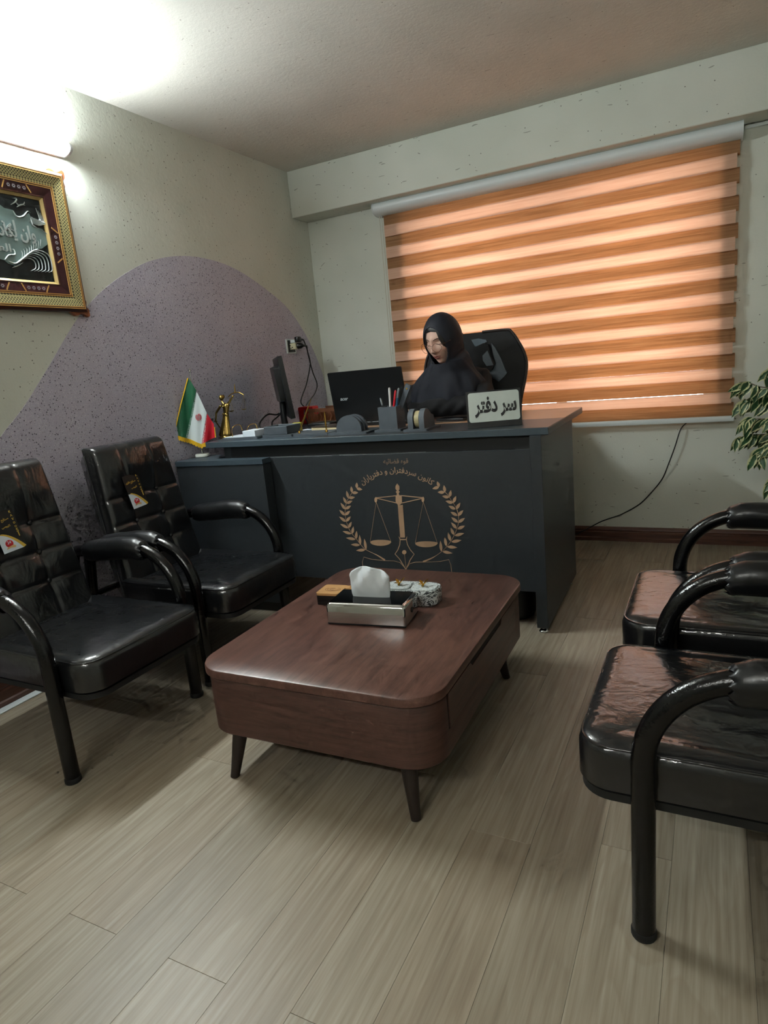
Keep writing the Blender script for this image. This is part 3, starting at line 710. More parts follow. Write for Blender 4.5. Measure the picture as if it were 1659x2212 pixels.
# printed tags hanging on the two left backrests
M['tagblk'] = simple('tag_black_print', (20, 19, 20), 0.35); M['tagwht'] = simple('tag_white_print', (214, 224, 234), 0.4)
M['taggold'] = simple('tag_gold_print', (214, 178, 74), 0.35, 0.3); M['tagred'] = simple('tag_red_print', (190, 22, 34), 0.4); M['tagbg'] = simple('tag_beige_print', (206, 172, 120), 0.45)
def hang_tag(c, uy, tt, roll):
    org = bb0+ax*BL*tt+nrm*0.060
    root = B(); cr, sr = math.cos(roll), math.sin(roll)
    def TF(u, v, d):   # u to the viewer's right, v up along the back, d outwards
        uu, vv = u*cr-v*sr, u*sr+v*cr
        return tuple(org+np.array([0, uy+uu, 0])+ax*vv+nrm*(d+0.0006))
    w, h = 0.040, 0.066
    root.prism([(-w, -h), (w, -h), (w, h), (-w, h)], TF, 0, 0.0006); t = root.build('hang_tag', M['tagblk'], c, 0); t['label'] = 'black, white and gold printed card tag'
    arc = [(-w+2*w*0.98*s_, -0.006+(-h+0.006)*(s_**2.0)) for s_ in np.linspace(0, 1, 12)]
    b = B(); b.prism([(-w, -h)]+[(u-0.010*(k/11), v) for k, (u, v) in enumerate(arc)][::1][0:12]+[(w*0.75, -h)], TF, 0.0006, 0.0009); b.build('white_field', M['tagwht'], t, 0)
    b = B(); pts = [(u-0.010*(k/11), v) for k, (u, v) in enumerate(arc)]; up = [(u+0.010*(k/11), v+0.004*(1 if k > 1 else 0)) for k, (u, v) in enumerate(pts)]
    b.prism(pts+[(min(u, w), max(v, -h)) for u, v in up][::-1], TF, 0.0009, 0.0012); b.build('gold_arc', M['taggold'], t, 0)
    b = B(); b.prism([(-0.012+0.013*math.cos(k*0.35), -0.040+0.012*math.sin(k*0.35)) for k in range(18)], TF, 0.0010, 0.0014); b.build('red_badge', M['tagred'], t, 0)
    b = B(); b.prism([(-0.027, -0.056), (-0.022, -0.050), (0.0, -0.047), (0.006, -0.052), (0.003, -0.057), (-0.012, -0.054)], TF, 0.0013, 0.0016); b.build('ribbon', M['tagbg'], t, 0)
    text_obj('number', '24', lambda u, v, d: TF(u-0.012, v-0.036, 0.0014+d), 0.013, 0.0004, M['tagwht'], t, 0.01)
    for k, chx in enumerate('KAVOOSI'): text_obj('letter', chx, lambda u, v, d: TF(u+0.030, v+0.056-0.0125*k, 0.0006+d), 0.003 if chx == 'I' else 0.0072, 0.0004, M['taggold'], t, 0.02)
    text_obj('lettering', fa('صنایع فلزی'), lambda u, v, d: TF(u-0.008, v+0.036, 0.0006+d), 0.050, 0.0004, M['taggold'], t, 0.015)
    text_obj('lettering', fa('کاووسی'), lambda u, v, d: TF(u+0.0, v+0.014, 0.0006+d), 0.030, 0.0004, M['taggold'], t, 0.015)
# (facing +x the viewer's right is +y)
hang_tag(chairs[0], -0.02, 0.63, math.radians(4)); hang_tag(chairs[1], -0.055, 0.66, math.radians(4))

# ------------------------------------------------------------------ things on the coffee table
TZ = 0.328
M['mirror'] = simple('polished_steel', (200, 198, 196), 0.07, 1.0)
M['blackglass'] = simple('black_acrylic', (6, 7, 8), 0.08)
M['tissue'] = simple('white_tissue', (226, 232, 236), 0.9, bump=(60, 0.15, 0.004))
tb = thing('tissue_box', 'mirror-sided tissue box with black top and a white tissue pulled out', 'tissue box', (-0.897, 1.575, TZ), math.radians(7))
b = B(); b.box((-0.122, -0.062, 0.0), (0.122, 0.062, 0.006), 0.002, 1); b.build('base_plate', M['blackm'], tb)
b = B()
rings = [(0.0, 0.006), (0.0, 0.055), (0.003, 0.062), (0.008, 0.066)]
P = [[(x, y, z) for x, y in rrect(-0.123+o, -0.063+o, 0.123-o, 0.063-o, 0.008, 4)] for o, z in rings]
n = len(P[0]); b.raw([p for r in P for p in r], [[i*n+j, i*n+(j+1) % n, (i+1)*n+(j+1) % n, (i+1)*n+j] for i in range(3) for j in range(n)]+[list(range(n))[::-1], list(range(3*n, 4*n))]); b.build('mirror_case', M['mirror'], tb, 40)
b = B(); b.box((-0.113, -0.053, 0.066), (0.113, 0.053, 0.0675)); b.build('top_panel', M['blackglass'], tb, 0)
b = B(); b.tube([(0.1232, 0.0, 0.032), (0.1245, 0.0, 0.032)], 0.008, 16); b.build('lock_hole', M['blackm'], tb, 40)
G = []
outl = [(0.0, -0.058, 0.058), (0.12, -0.061, 0.060), (0.45, -0.063, 0.062), (0.72, -0.062, 0.064), (0.86, -0.056, 0.050), (0.95, -0.040, 0.024), (1.0, -0.030, 0.010)]
for i in range(25):
    t = i/24; lo_ = np.interp(t, [q[0] for q in outl], [q[1] for q in outl]); hi_ = np.interp(t, [q[0] for q in outl], [q[2] for q in outl]); dd = 0.004+0.010*math.sin(math.pi*min(1, t*1.02))
    row = []
    for k in range(64):
        th = 2*math.pi*k/64; c_ = math.cos(th); x = (lo_+hi_)/2+(hi_-lo_)/2*math.copysign(abs(c_)**0.6, c_)
        cr = abs(((x*26+t*1.3) % 1.0)-0.5)*2; cr2 = abs(((x*15-t*0.9+0.2) % 1.0)-0.5)*2
        y = dd*math.sin(th)+(0.009*(cr-0.5)+0.012*(cr2-0.5))*t*(0.6 if math.sin(th) > 0 else 1.0)
        row.append((x, y, 0.0655+0.094*t))
    G.append(row)
b = B(); b.grid(G, closeu=True); b.raw(G[-1], [list(range(64))]); b.build('tissue', M['tissue'], tb, 38)
# coasters
M['coaster_tan'] = wood('pale_wood_coaster', [(0.3, (176, 130, 80)), (0.7, (206, 160, 106))], scale=(1, 8, 8), rough=0.4)
M['coaster_blk'] = simple('black_coaster', (20, 18, 17), 0.35)
def coaster(z, mat, label, grp):
    o = thing('coaster', label, 'coaster', (-1.098, 1.676, TZ+z), math.radians(6), grp)
    poly = [p for p in rrect(-0.040, -0.042, 0.040, 0.042, 0.010, 5)]
    tab = [(0.036, 0.012), (0.036, 0.040), (0.062, 0.040), (0.070, 0.034), (0.070, 0.018), (0.062, 0.012)]
    b = B(); b.prism(poly, XY, 0.0, 0.0076); b.build('plate', mat, o, 30)
    b = B()
    outer = tab; c = (0.056, 0.027); hole = [(c[0]+0.0055*math.cos(a), c[1]+0.0055*math.sin(a)) for a in np.linspace(0, 2*math.pi, 13)[:-1]]
    ang = lambda p: math.atan2(p[1]-c[1], p[0]-c[0])
    outr = []
    for hpnt in hole:   # matching outer points
        a = ang(hpnt); best = None
        for i in range(len(outer)):
            p, q = np.array(outer[i]), np.array(outer[(i+1) % len(outer)]); d = np.array([math.cos(a), math.sin(a)]); A = np.array([d, p-q]).T
            if abs(np.linalg.det(A)) < 1e-12: continue
            s_, t_ = np.linalg.solve(A, p-np.array(c))
            if s_ > 0 and -1e-6 <= t_ <= 1+1e-6 and (best is None or s_ < best): best = s_
        outr.append((c[0]+best*math.cos(a), c[1]+best*math.sin(a)))
    n = 12; vs = [(*p, 0.0002) for p in hole]+[(*p, 0.0002) for p in outr]+[(*p, 0.0074) for p in hole]+[(*p, 0.0074) for p in outr]; fs = []
    for i in range(n):
        j = (i+1) % n; fs += [[i, j, n+j, n+i], [2*n+i, 3*n+i, 3*n+j, 2*n+j], [n+i, n+j, 3*n+j, 3*n+i], [i, 2*n+i, 2*n+j, j]]
    b.raw(vs, fs); b.build('handle_tab', mat, o, 30); return o
for k in range(4): coaster(0.008*k, M['coaster_blk'], 'plain black coaster in the stack below the pale wooden one', 'coasters stacked behind the tissue box')
o = coaster(0.032, M['coaster_tan'], 'pale wooden coaster with a hole in its tab, topmost of the stack', 'coasters stacked behind the tissue box')
b = B()
for k in range(3):
    pts = [(0.004+(0.010+0.006*k)*math.cos(a)*(1.2 if k else 1), -0.002+(0.006+0.005*k)*math.sin(a), 0.0078) for a in np.linspace(0.4+k, 5.4+k, 14)]; b.tube(pts, 0.0006, 4)
M['burn'] = simple('burnt_line', (120, 78, 42), 0.6); ob = b.build('engraved_mark', M['burn'], o, 0); ob['kind'] = 'stuff'
# marble dish with two lidded wells and gold butterflies
def marble(name, sc_, lo, hi, edge):
    s = Nt(name); v = s.coord('Object', (1, 1, 1)); nz = s.noise(v, sc_, 4, 0.6, 2.6)
    f = s.math('FRACT', s.math('MULTIPLY', nz.outputs[0], 8.0)); s.base(s.ramp(f, [(0.0, lin(*lo)), (edge, lin(*lo)), (edge+0.12, lin(*hi)), (0.9, lin(*hi)), (1.0, lin(*lo))])); s.set(Roughness=0.3); return s.m
M['marb1'] = marble('black_white_marble', 16, (40, 44, 48), (206, 212, 210), 0.30)
M['marb2'] = marble('pale_marble', 13, (128, 138, 140), (214, 220, 218), 0.06)
M['goldm'] = simple('gold_metal', (224, 178, 74), 0.2, 1.0)
dish = thing('marble_dish', 'two-well marbled dish with gold butterfly knobs behind the tissue box', 'dish', (-0.838, 1.730, TZ), math.radians(4))
def peanut(o_=0.0):
    P = rrect(-0.094+o_, -0.046+o_, 0.094-o_, 0.046-o_, 0.036-o_*0.5, 10)
    return [(x, y*(1-0.05*math.exp(-(x/0.016)**2))) for x, y in P]
rings = [(0.006, 0.0), (0.001, 0.006), (0.0, 0.030), (0.0, 0.046), (0.002, 0.050), (0.006, 0.050), (0.008, 0.046)]
P = [[(x, y, z) for x, y in peanut(o_)] for o_, z in rings]; n = len(P[0])
b = B(); b.raw([p for r in P for p in r], [[i*n+j, i*n+(j+1) % n, (i+1)*n+(j+1) % n, (i+1)*n+j] for i in range(6) for j in range(n)]+[list(range(n))[::-1], list(range(6*n, 7*n))]); b.build('dish_body', M['marb1'], dish, 40)
for sx in (-1, 1):
    b = B(); b.prism(rrect(sx*0.044-0.039, -0.036, sx*0.044+0.039, 0.036, 0.026, 8), XY, 0.046, 0.0515); lid = b.build('lid', M['marb2'], dish, 30)
    b = B(); cx = sx*0.040
    b.tube([(cx-0.003, 0.0, 0.0515), (cx, 0, 0.056), (cx+0.004, 0.002, 0.062)], [0.004, 0.003, 0.002], 8); b.build('butterfly_body', M['goldm'], lid, 60)
    for q, (dx, dy, dz) in enumerate(((0.016, 0.010, 0.016), (-0.015, 0.010, 0.010), (0.010, -0.014, 0.008), (-0.012, -0.012, 0.004))):
        b = B(); p0 = np.array([cx, 0, 0.058]); p1 = p0+np.array([dx, dy, dz]); side = np.cross(p1-p0, [0, 0, 1.0]); side = side/np.linalg.norm(side)*0.006
        b.raw([p0, p0*0.5+p1*0.5+side, p1, p0*0.5+p1*0.5-side, p0+[0, 0, .0015], p0*0.5+p1*0.5+side+[0, 0, .0015], p1+[0, 0, .0015], p0*0.5+p1*0.5-side+[0, 0, .0015]], [[0, 1, 2, 3], [4, 5, 6, 7], [0, 1, 5, 4], [1, 2, 6, 5], [2, 3, 7, 6], [3, 0, 4, 7]]); b.build('butterfly_wing', M['goldm'], lid, 0)

# ------------------------------------------------------------------ desk set
DT = 0.790
SLOPE = RZ
M['felt'] = simple('slate_leatherette', (72, 79, 86), 0.6, vary=0.25, bump=(90, 0.2, 0.003))
M['paper'] = simple('white_paper', (220, 228, 236), 0.8)
M['brass'] = simple('polished_brass', (214, 170, 88), 0.22, 1.0)
M['blackp'] = simple('black_plastic', (14, 15, 17), 0.35)
def pad(b, w, d, h=0.010): b.prism(rrect(-w/2, 0, w/2, d, 0.008, 4), XY, 0.0, h)
# 1 calendar tray with rings and papers
t = thing('memo_tray', 'slate tray with arched wire rings and white papers at the desk corner', 'tray', (-1.960, 2.360, DT), SLOPE)
b = B(); pad(b, 0.205, 0.15); b.build('base_pad', M['felt'], t, 40)
for dx in (-0.060, 0.030):
    b = B(); b.tube(spline([(dx, 0.030, 0.010), (dx, 0.030, 0.045), (dx+0.008, 0.045, 0.062), (dx+0.016, 0.075, 0.062), (dx+0.018, 0.085, 0.035)], 5), 0.0018, 6); b.build('ring', M['brass'], t, 60)
b = B(); b.box((-0.095, 0.012, 0.010), (0.02, 0.12, 0.0125)); b.build('loose_sheet', M['paper'], t, 0)
b = B(); b.box((0.015, 0.010, 0.0101), (0.085, 0.10, 0.0101+0.028), 0.001, 1)
for k in range(5): b.box((0.014, 0.0095, 0.013+0.005*k), (0.0855, 0.1, 0.0135+0.005*k))
ob = b.build('note_block', M['paper'], t, 0); ob['kind'] = 'stuff'
# 2 note box
t = thing('note_box', 'rectangular slate leatherette note box in front of the monitor', 'desk box', (-1.772, 2.395, DT), SLOPE)
b = B(); pad(b, 0.165, 0.15); b.build('base_pad', M['felt'], t, 40)
b = B(); b.box((-0.078, 0.014, 0.010), (0.050, 0.022, 0.048), 0.002, 1); b.box((-0.078, 0.022, 0.010), (-0.070, 0.13, 0.048), 0.002, 1); b.box((0.042, 0.022, 0.010), (0.050, 0.13, 0.048), 0.002, 1); b.box((-0.070, 0.122, 0.010), (0.042, 0.13, 0.048), 0.002, 1); b.box((-0.070, 0.022, 0.010), (0.042, 0.122, 0.016)); b.build('holder', M['felt'], t, 30)
# 3 pen stand
t = thing('pen_stand', 'slate pen stand holding two upright brass pens', 'pen stand', (-1.590, 2.392, DT), SLOPE)
b = B(); pad(b, 0.185, 0.14); b.build('base_pad', M['felt'], t, 40)
for dx, tip in ((-0.076, (0.082, 0.0, 0.140)), (0.066, (0.0, 0.0, 0.082))):
    b = B(); b.lathe([(0.006, 0.0), (0.006, 0.006), (0.004, 0.012)], 14, (dx, 0.035, 0.010)); b.build('socket', M['brass'], t, 40)
    b = B(); b.tube([(dx, 0.035, 0.018), (dx+tip[0]*0.5, 0.035, 0.018+tip[2]*0.5), (dx+tip[0], 0.035, 0.018+tip[2])], [0.0028, 0.0042, 0.0012], 10); b.build('brass_pen', M['brass'], t, 50)
# 4 half round holder
t = thing('letter_holder', 'half-round slate letter holder on its pad in front of the laptop', 'letter holder', (-1.388, 2.368, DT), SLOPE)
b = B(); pad(b, 0.190, 0.13); b.build('base_pad', M['felt'], t, 40)
hr = [(-0.060, 0.0)]+[(-0.060*math.cos(a), 0.012+0.058*math.sin(a)) for a in np.linspace(0, math.pi, 18)]+[(0.060, 0.0)]
for y0 in (0.022, 0.048, 0.074):
    b = B(); b.prism(hr, lambda u, v, d: (u, y0+d, 0.010+v), 0.0, 0.012); b.build('divider', M['felt'], t, 40)
# 5 pen cup
t = thing('pen_cup', 'square slate pen cup crowded with pens beside the laptop', 'pen cup', (-1.213, 2.405, DT), SLOPE)
b = B(); pad(b, 0.125, 0.115); b.build('base_pad', M['felt'], t, 40)
b = B(); z0, z1 = 0.010, 0.103
for lo, hi in (((-0.042, 0.014, z0), (0.042, 0.020, z1)), ((-0.042, 0.092, z0), (0.042, 0.098, z1)), ((-0.042, 0.020, z0), (-0.036, 0.092, z1)), ((0.036, 0.020, z0), (0.042, 0.092, z1)), ((-0.036, 0.020, z0), (0.036, 0.092, z0+0.005))): b.box(lo, hi)
b.build('cup', M['felt'], t, 0)
cupx, cupy = -1.213, 2.405
M['penred'] = simple('red_pen_plastic', (196, 28, 44), 0.3); M['penblue'] = simple('teal_pen_plastic', (46, 92, 118), 0.3); M['penwht'] = simple('white_pen_plastic', (224, 224, 222), 0.3); M['penclr'] = simple('grey_pen_plastic', (120, 128, 134), 0.3)
def pen(label, dx, dy, tip, body_m, cap_m, r=0.0045):
    o = thing('pen', label, 'pen', (cupx+dx, cupy+dy, DT+0.0155), 0, 'pens in the slate cup')
    p1 = np.array(tip, float); b = B(); b.tube([(0, 0, 0), tuple(p1*0.06), tuple(p1*0.75)], [0.0016, r, r], 10); b.build('barrel', body_m, o, 50)
    b = B(); b.tube([tuple(p1*0.75), tuple(p1*0.97), tuple(p1)], [r*1.02, r*1.02, r*0.6], 10); b.build('cap', cap_m, o, 50)
    b = B(); s_ = np.array([r+0.0012, -0.001, 0]); b.tube([tuple(p1*0.78+s_), tuple(p1*0.97+s_)], 0.0011, 6); b.build('clip', M['chrome'], o, 50); return o
pen('slim dark pen leaning left at the cup edge', -0.020, 0.045, (-0.022, 0.0, 0.125), M['blackp'], M['penclr'], 0.0028)
pen('white ballpoint pen with a red push button', -0.004, 0.050, (0.006, 0.0, 0.165), M['penwht'], M['penwht'])
pen('bright red pen leaning right', 0.000, 0.042, (0.034, 0.0, 0.152), M['penred'], M['penred'])
pen('teal pen beside the red one', 0.005, 0.060, (0.036, 0.0, 0.160), M['penblue'], M['penclr'])
ruler = thing('letter_opener', 'broad grey leather-covered letter opener leaning out of the pen cup', 'letter opener', (cupx-0.002, cupy+0.075, DT+0.0165))
b = B(); d = np.array([0.082, 0.0, 0.170]); n_ = np.array([d[2], 0, -d[0]])/np.linalg.norm(d)
vs = []
for s_, w in ((0, 0.004), (0.35, 0.006), (0.5, 0.010), (0.97, 0.012), (1.0, 0.010)):
    for sg in (-1, 1):
        for yy in (-0.004, 0.004): vs.append(d*s_+n_*w*sg+np.array([0, yy, 0]))
fs = []
for i in range(4):
    a = i*4; c = a+4
    fs += [[a, a+1, c+1, c], [a+2, c+2, c+3, a+3], [a, c, c+2, a+2], [a+1, a+3, c+3, c+1]]
fs += [[0, 2, 3, 1], [16, 17, 19, 18]]; b.raw(vs, fs); b.build('handle', M['felt'], ruler, 30)
b = B(); b.tube([tuple(d*0.90+np.array([0, -0.0042, 0])), tuple(d*0.90+np.array([0, -0.0048, 0]))], 0.004, 12); b.build('stud', M['brass'], ruler, 40)
# 6 tape dispenser
t = thing('tape_dispenser', 'slate tape dispenser with a roll of tape beside the pen cup', 'tape dispenser', (-1.072, 2.372, DT), SLOPE)
b = B(); pad(b, 0.110, 0.155); b.build('base_pad', M['felt'], t, 40)
arch = [(0.0, 0.0), (0.0, 0.048), (0.010, 0.066), (0.028, 0.078), (0.050, 0.078), (0.070, 0.064), (0.085, 0.052), (0.110, 0.046), (0.120, 0.0)]
for x0 in (-0.036, 0.013):
    b = B(); b.prism(arch, lambda u, v, d: (x0+d, 0.014+u, 0.010+v), 0.0, 0.023); b.build('cheek', M['felt'], t, 40)
b = B(); b.box((-0.0125, 0.11, 0.010), (0.0125, 0.134, 0.040)); b.build('block', M['felt'], t, 0)
M['tape'] = simple('amber_tape', (178, 166, 128), 0.2)
b = B(); b.tube([(-0.010, 0.052, 0.046), (0.010, 0.052, 0.046)], 0.0345, 24); b.build('tape_roll', M['tape'], t, 40)
b = B(); b.box((-0.02, 0.134, 0.030), (0.02, 0.146, 0.052), 0.003, 1); b.build('cutter', M['penclr'], t, 30)
# nameplate
M['steelplate'] = simple('brushed_plate', (196, 204, 198), 0.34, 0.25, vary=0.08)
npl = thing('nameplate', 'black desk nameplate with silver face and Persian lettering', 'nameplate', (-0.757, 2.428, DT), math.radians(21))
tilt = math.radians(12)
def NF(u, v, d): return (u, -0.012-d*math.cos(tilt)+v*math.sin(tilt), v*math.cos(tilt)+d*math.sin(tilt)+0.002)
b = B(); b.prism([(-0.104, 0.0), (0.104, 0.0), (0.104, 0.142), (-0.104, 0.142)], NF, -0.006, 0.0); b.build('plate_board', M['blackp'], npl, 0)
b = B(); b.prism([(-0.010, 0.0), (0.045, 0.0), (0.045, 0.004), (0.022, 0.128), (0.0175, 0.128), (0.030, 0.006), (-0.010, 0.006)], lambda u, v, d: (d, u, v+0.0005), -0.104, 0.104); b.build('stand', M['blackp'], npl, 0)
b = B(); b.prism(rrect(-0.097, 0.022, 0.097, 0.136, 0.010, 5), NF, 0.0, 0.0015); b.build('silver_face', M['steelplate'], npl, 0)
text_obj('lettering', fa('سر دفتر'), lambda u, v, d: NF(u+0.006, v+0.078, 0.0015+d), 0.160, 0.001, simple('black_letter', (14, 14, 15), 0.5), npl, 0.036, height=0.080)

# ------------------------------------------------------------------ laptop
lap = thing('laptop', 'open black laptop seen from behind its lid', 'laptop', (-1.452, 2.715, DT), math.radians(-1))
b = B(); b.box((-0.192, 0.0, 0.001), (0.192, 0.255, 0.022), 0.005, 2); b.build('laptop_base', M['blackp'], lap)
M['lid'] = simple('black_lid', (16, 17, 19), 0.32)
lt = math.radians(9)
def LF(u, v, d): return (u, 0.012-v*math.sin(lt)-d*math.cos(lt), 0.018+v*math.cos(lt)-d*math.sin(lt))
b = B(); b.prism(rrect(-0.196, 0.0, 0.196, 0.248, 0.006, 3), LF, -0.004, 0.004); lid = b.build('lid', M['lid'], lap, 30)
b = B(); b.prism(rrect(-0.180, 0.018, 0.180, 0.236, 0.004, 2), LF, -0.0048, -0.0042); b.build('screen', M['blackglass'], lid, 0)
text_obj('logo', 'acer', lambda u, v, d: LF(u+0.25*v-0.128, v+0.118, 0.004+d), 0.042, 0.0006, simple('silver_print', (196, 204, 206), 0.3, 0.4), lid, 0.02)
b = B(); b.prism([(-0.17, 0.03), (0.17, 0.03), (0.17, 0.15), (-0.17, 0.15)], XY, 0.022, 0.0235); b.build('keyboard', M['lid'], lap, 0)

# ------------------------------------------------------------------ monitor (turned edge-on)
mon = thing('monitor', 'black monitor seen edge-on on the desk near the left wall', 'monitor', (-1.985, 2.805, DT), math.radians(129))
# local: screen faces -y after rotation; thickness along y
mt = math.radians(6)
def MF(u, v, d): return (u, -0.02+d*math.cos(mt)+v*math.sin(mt), 0.062+v*math.cos(mt)-d*math.sin(mt))
b = B(); b.prism(rrect(-0.235, 0.0, 0.235, 0.305, 0.012, 4), MF, 0.0, 0.022); sh = b.build('panel', M['blackp'], mon, 30)
b = B(); b.prism(rrect(-0.222, 0.012, 0.222, 0.293, 0.004, 2), MF, -0.001, 0.0); b.build('screen', M['blackglass'], mon, 0)
b = B(); b.prism(rrect(-0.17, 0.085, 0.17, 0.262, 0.02, 4), MF, 0.022, 0.050); b.build('rear_housing', M['blackp'], mon, 30)
b = B(); b.tube([(0, 0.02, 0.004), (0, 0.024, 0.06), MF(0, 0.10, 0.03)], [0.018, 0.016, 0.016], 12); b.build('neck', M['blackp'], mon, 50)
b = B(); b.prism([(0.11*math.cos(a), 0.02+0.075*math.sin(a)) for a in np.linspace(0, 2*math.pi, 25)[:-1]], XY, 0.0, 0.008); b.build('foot', M['blackp'], mon, 30)

# ------------------------------------------------------------------ flag on its stand
M['fgreen'] = simple('green_satin', (10, 84, 52), 0.6); M['fwhite'] = simple('white_satin', (216, 226, 228), 0.6); M['fred'] = simple('red_satin', (196, 16, 40), 0.6)
M['fringe'] = simple('gold_fringe', (222, 176, 26), 0.7, bump=(200, 0.3, 0.003)); M['marblew'] = simple('white_stone', (220, 222, 212), 0.35)
fb = onz(430, 987, 0.715)
FB = (max(fb[0], -2.200), fb[1], 0.715)
flag = thing('table_flag', 'small green, white and red table flag with gold fringe on a white round base', 'flag', FB)
b = B(); b.lathe([(0.030, 0.0), (0.034, 0.003), (0.034, 0.012), (0.031, 0.016)], 28, (0, 0, 0)); b.build('base', M['marblew'], flag, 40)
b = B(); b.tube([(0, 0, 0.016), (0, 0, 0.40)], 0.0022, 8); b.lathe([(0.005, 0.016), (0.005, 0.028), (0.0025, 0.034)], 12); b.build('pole', M['chrome'], flag, 40)
b = B(); b.lathe([(0.0015, 0.398), (0.005, 0.404), (0.0045, 0.410), (0.001, 0.420)], 12); b.build('finial', M['chrome'], flag, 50)
# cloth: hangs from the pole tip; outline corners traced, lying in a vertical plane that turns toward the room
fyaw = np.array([0.30, -0.954])  # horizontal direction of the hanging cloth, roughly facing the viewer's side
def fplane(px, py):
    """pixel -> point on the vertical plane through the pole facing the camera"""
    n = np.array([FB[0]-0.0, FB[1]-0.0]); n = np.array([0.62, -0.785])
    d = ray(px, py); k = ((np.array(FB[:2])-CAM[:2])@n)/(d[:2]@n); p = CAM+d*k
    return p-np.array(FB)
NV = np.array([0.62, -0.785, 0])
def lerp_poly(P, t):
    k = t*(len(P)-1); i = min(len(P)-2, int(k)); return P[i]*(1-(k-i))+P[i+1]*(k-i)
def ripple(p, t): 
    h = p[0]*0.785+p[1]*0.62
    return p+NV*(0.024+(0.010*math.sin(h*62+1.0)+0.005*math.sin(h*130+t*4))*t)
def FPX_(*q): return [fplane(*a) for a in q]
EDGE = {'g0': FPX_((408, 816), (393, 872), (379, 938)), 'g1': FPX_((408, 816), (425, 843), (402, 945)), 'g2': FPX_((426, 846), (414, 895), (402, 945)),
        'w1': FPX_((426, 846), (447, 891), (436, 958)), 'r0': FPX_((448, 893), (442, 925), (436, 958)), 'r1': FPX_((448, 893), (462, 915), (465, 944))}
def patch(a, c, s_, t): return ripple(lerp_poly(EDGE[a], t)*(1-s_)+lerp_poly(EDGE[c], t)*s_, 0.15+0.85*t)
def stripe(name, a, c, s0, s1, mat, d0=0.0):
    b = B(); b.grid([[patch(a, c, s0+(s1-s0)*j/12, i/30)+NV*d0 for j in range(13)] for i in range(31)]); return b.build(name, mat, flag, 80)
clothp = stripe('white_stripe', 'g2', 'w1', 0, 1, M['fwhite']); stripe('green_stripe', 'g0', 'g1', 0, 1, M['fgreen']); stripe('red_stripe', 'r0', 'r1', 0, 1, M['fred'])
def script(name):
    s = Nt(name); v = s.coord('Object'); vo = s.voro(v, 420); s.base(s.ramp(vo.outputs['Distance'], [(0.30, lin(226, 232, 230)), (0.5, lin(30, 100, 74) if 'green' in name else lin(190, 40, 66))])); s.set(Roughness=0.6); return s.m
stripe('script_border', 'g2', 'w1', 0.0, 0.10, script('green_white_script'), 0.0014); stripe('script_border', 'r0', 'r1', 0.0, 0.16, script('red_white_script'), 0.0014)
def fringe(name, path, dirv, ln):
    b = B(); n = len(path)
    for i in range(n-1):
        p, q = np.array(path[i]), np.array(path[i+1]); e = np.array(dirv)*ln*(1+0.12*math.sin(i*2.1))
        th = NV*0.003
        b.raw([p-th, q-th, q-th+e*0.98, p-th+e, p+th, q*0.9+p*0.1+th, q*0.9+p*0.1+th+e, p+th+e], [[0, 1, 2, 3], [4, 5, 6, 7], [0, 1, 5, 4], [2, 3, 7, 6], [0, 3, 7, 4], [1, 2, 6, 5]])
    o = b.build(name, M['fringe'], flag, 0); o['kind'] = 'stuff'; return o
fringe('gold_fringe', [patch('g0', 'g1', 0.0, t) for t in np.linspace(0.0, 1, 40)], (-0.55, -0.30, -0.25), 0.010)
hem = [patch('g0', 'g1', s_, 1.0) for s_ in np.linspace(-0.1, 1, 16)]+[patch('g2', 'w1', s_, 1.0) for s_ in np.linspace(0.06, 1, 16)]+[patch('r0', 'r1', s_, 1.0) for s_ in (0.1, 0.2, 0.3)]
fringe('gold_fringe', hem, (-0.05, -0.05, -1), 0.020)
fringe('gold_fringe', [patch('r0', 'r1', 1.0, t) for t in np.linspace(0.62, 1, 12)], (0.5, 0.35, -0.2), 0.007)
# emblem on the white stripe
ec = patch('g2', 'w1', 0.52, 0.56); eu = patch('g2', 'w1', 0.60, 0.56)-patch('g2', 'w1', 0.44, 0.56); eu /= np.linalg.norm(eu); ev = np.cross(NV/np.linalg.norm(NV), eu)
if ev[2] < 0: ev = -ev
def EMB(u, v): return ec+eu*u+ev*v+NV*0.004
b = B()
for r, a0, a1 in ((0.016, 0.9, 2.6), (0.016, 3.7, 5.4), (0.0105, 0.7, 2.4), (0.0105, 3.9, 5.6)):
    b.tube([EMB(r*0.8*math.sin(a)*1.0, r*math.cos(a)) for a in np.linspace(a0-0.6, a1+0.2, 12)], 0.0013, 6)
b.tube([EMB(0, 0.015), EMB(0, -0.014)], [0.0018, 0.0012], 6)
o = b.build('red_emblem', M['fred'], clothp, 60); o['kind'] = 'stuff'

# ------------------------------------------------------------------ brass statue of justice
M['bronze'] = simple('antique_brass', (168, 140, 78), 0.28, 1.0, vary=0.4)
st = thing('justice_statuette', 'small brass statuette of blindfolded justice raising a balance', 'statuette', (-2.130, 2.487, DT), 0)
def SP(px, py, dy=0.0):
    p = ony(px, py, 2.487+dy)-np.array([-2.130, 2.487, DT]); return p
b = B()
foot = SP(489, 940)
b.lathe([(0.034, 0.0), (0.034, 0.006), (0.028, 0.012), (0.022, 0.014)], 20, (foot[0], 0, 0), 1, 1)
hip, chest, neck, head = SP(489, 903), SP(487, 878), SP(480, 868), SP(478, 859)
wst = hip+(chest-hip)*0.35
b.capsule(wst, (foot[0]-0.012, 0.0, 0.018), 0.014, 0.021); b.capsule(wst, (foot[0]+0.014, -0.008, 0.018), 0.013, 0.018)
b.capsule(chest+np.array([0.004, 0, 0.0]), wst, 0.0155, 0.0115); b.capsule(chest+np.array([-0.013, 0, 0.006]), chest+np.array([0.015, 0, 0.006]), 0.010, 0.010); b.capsule(neck, chest, 0.0055, 0.010); b.ball(head, 0.0125, 16, (0.9, 0.95, 1.15))
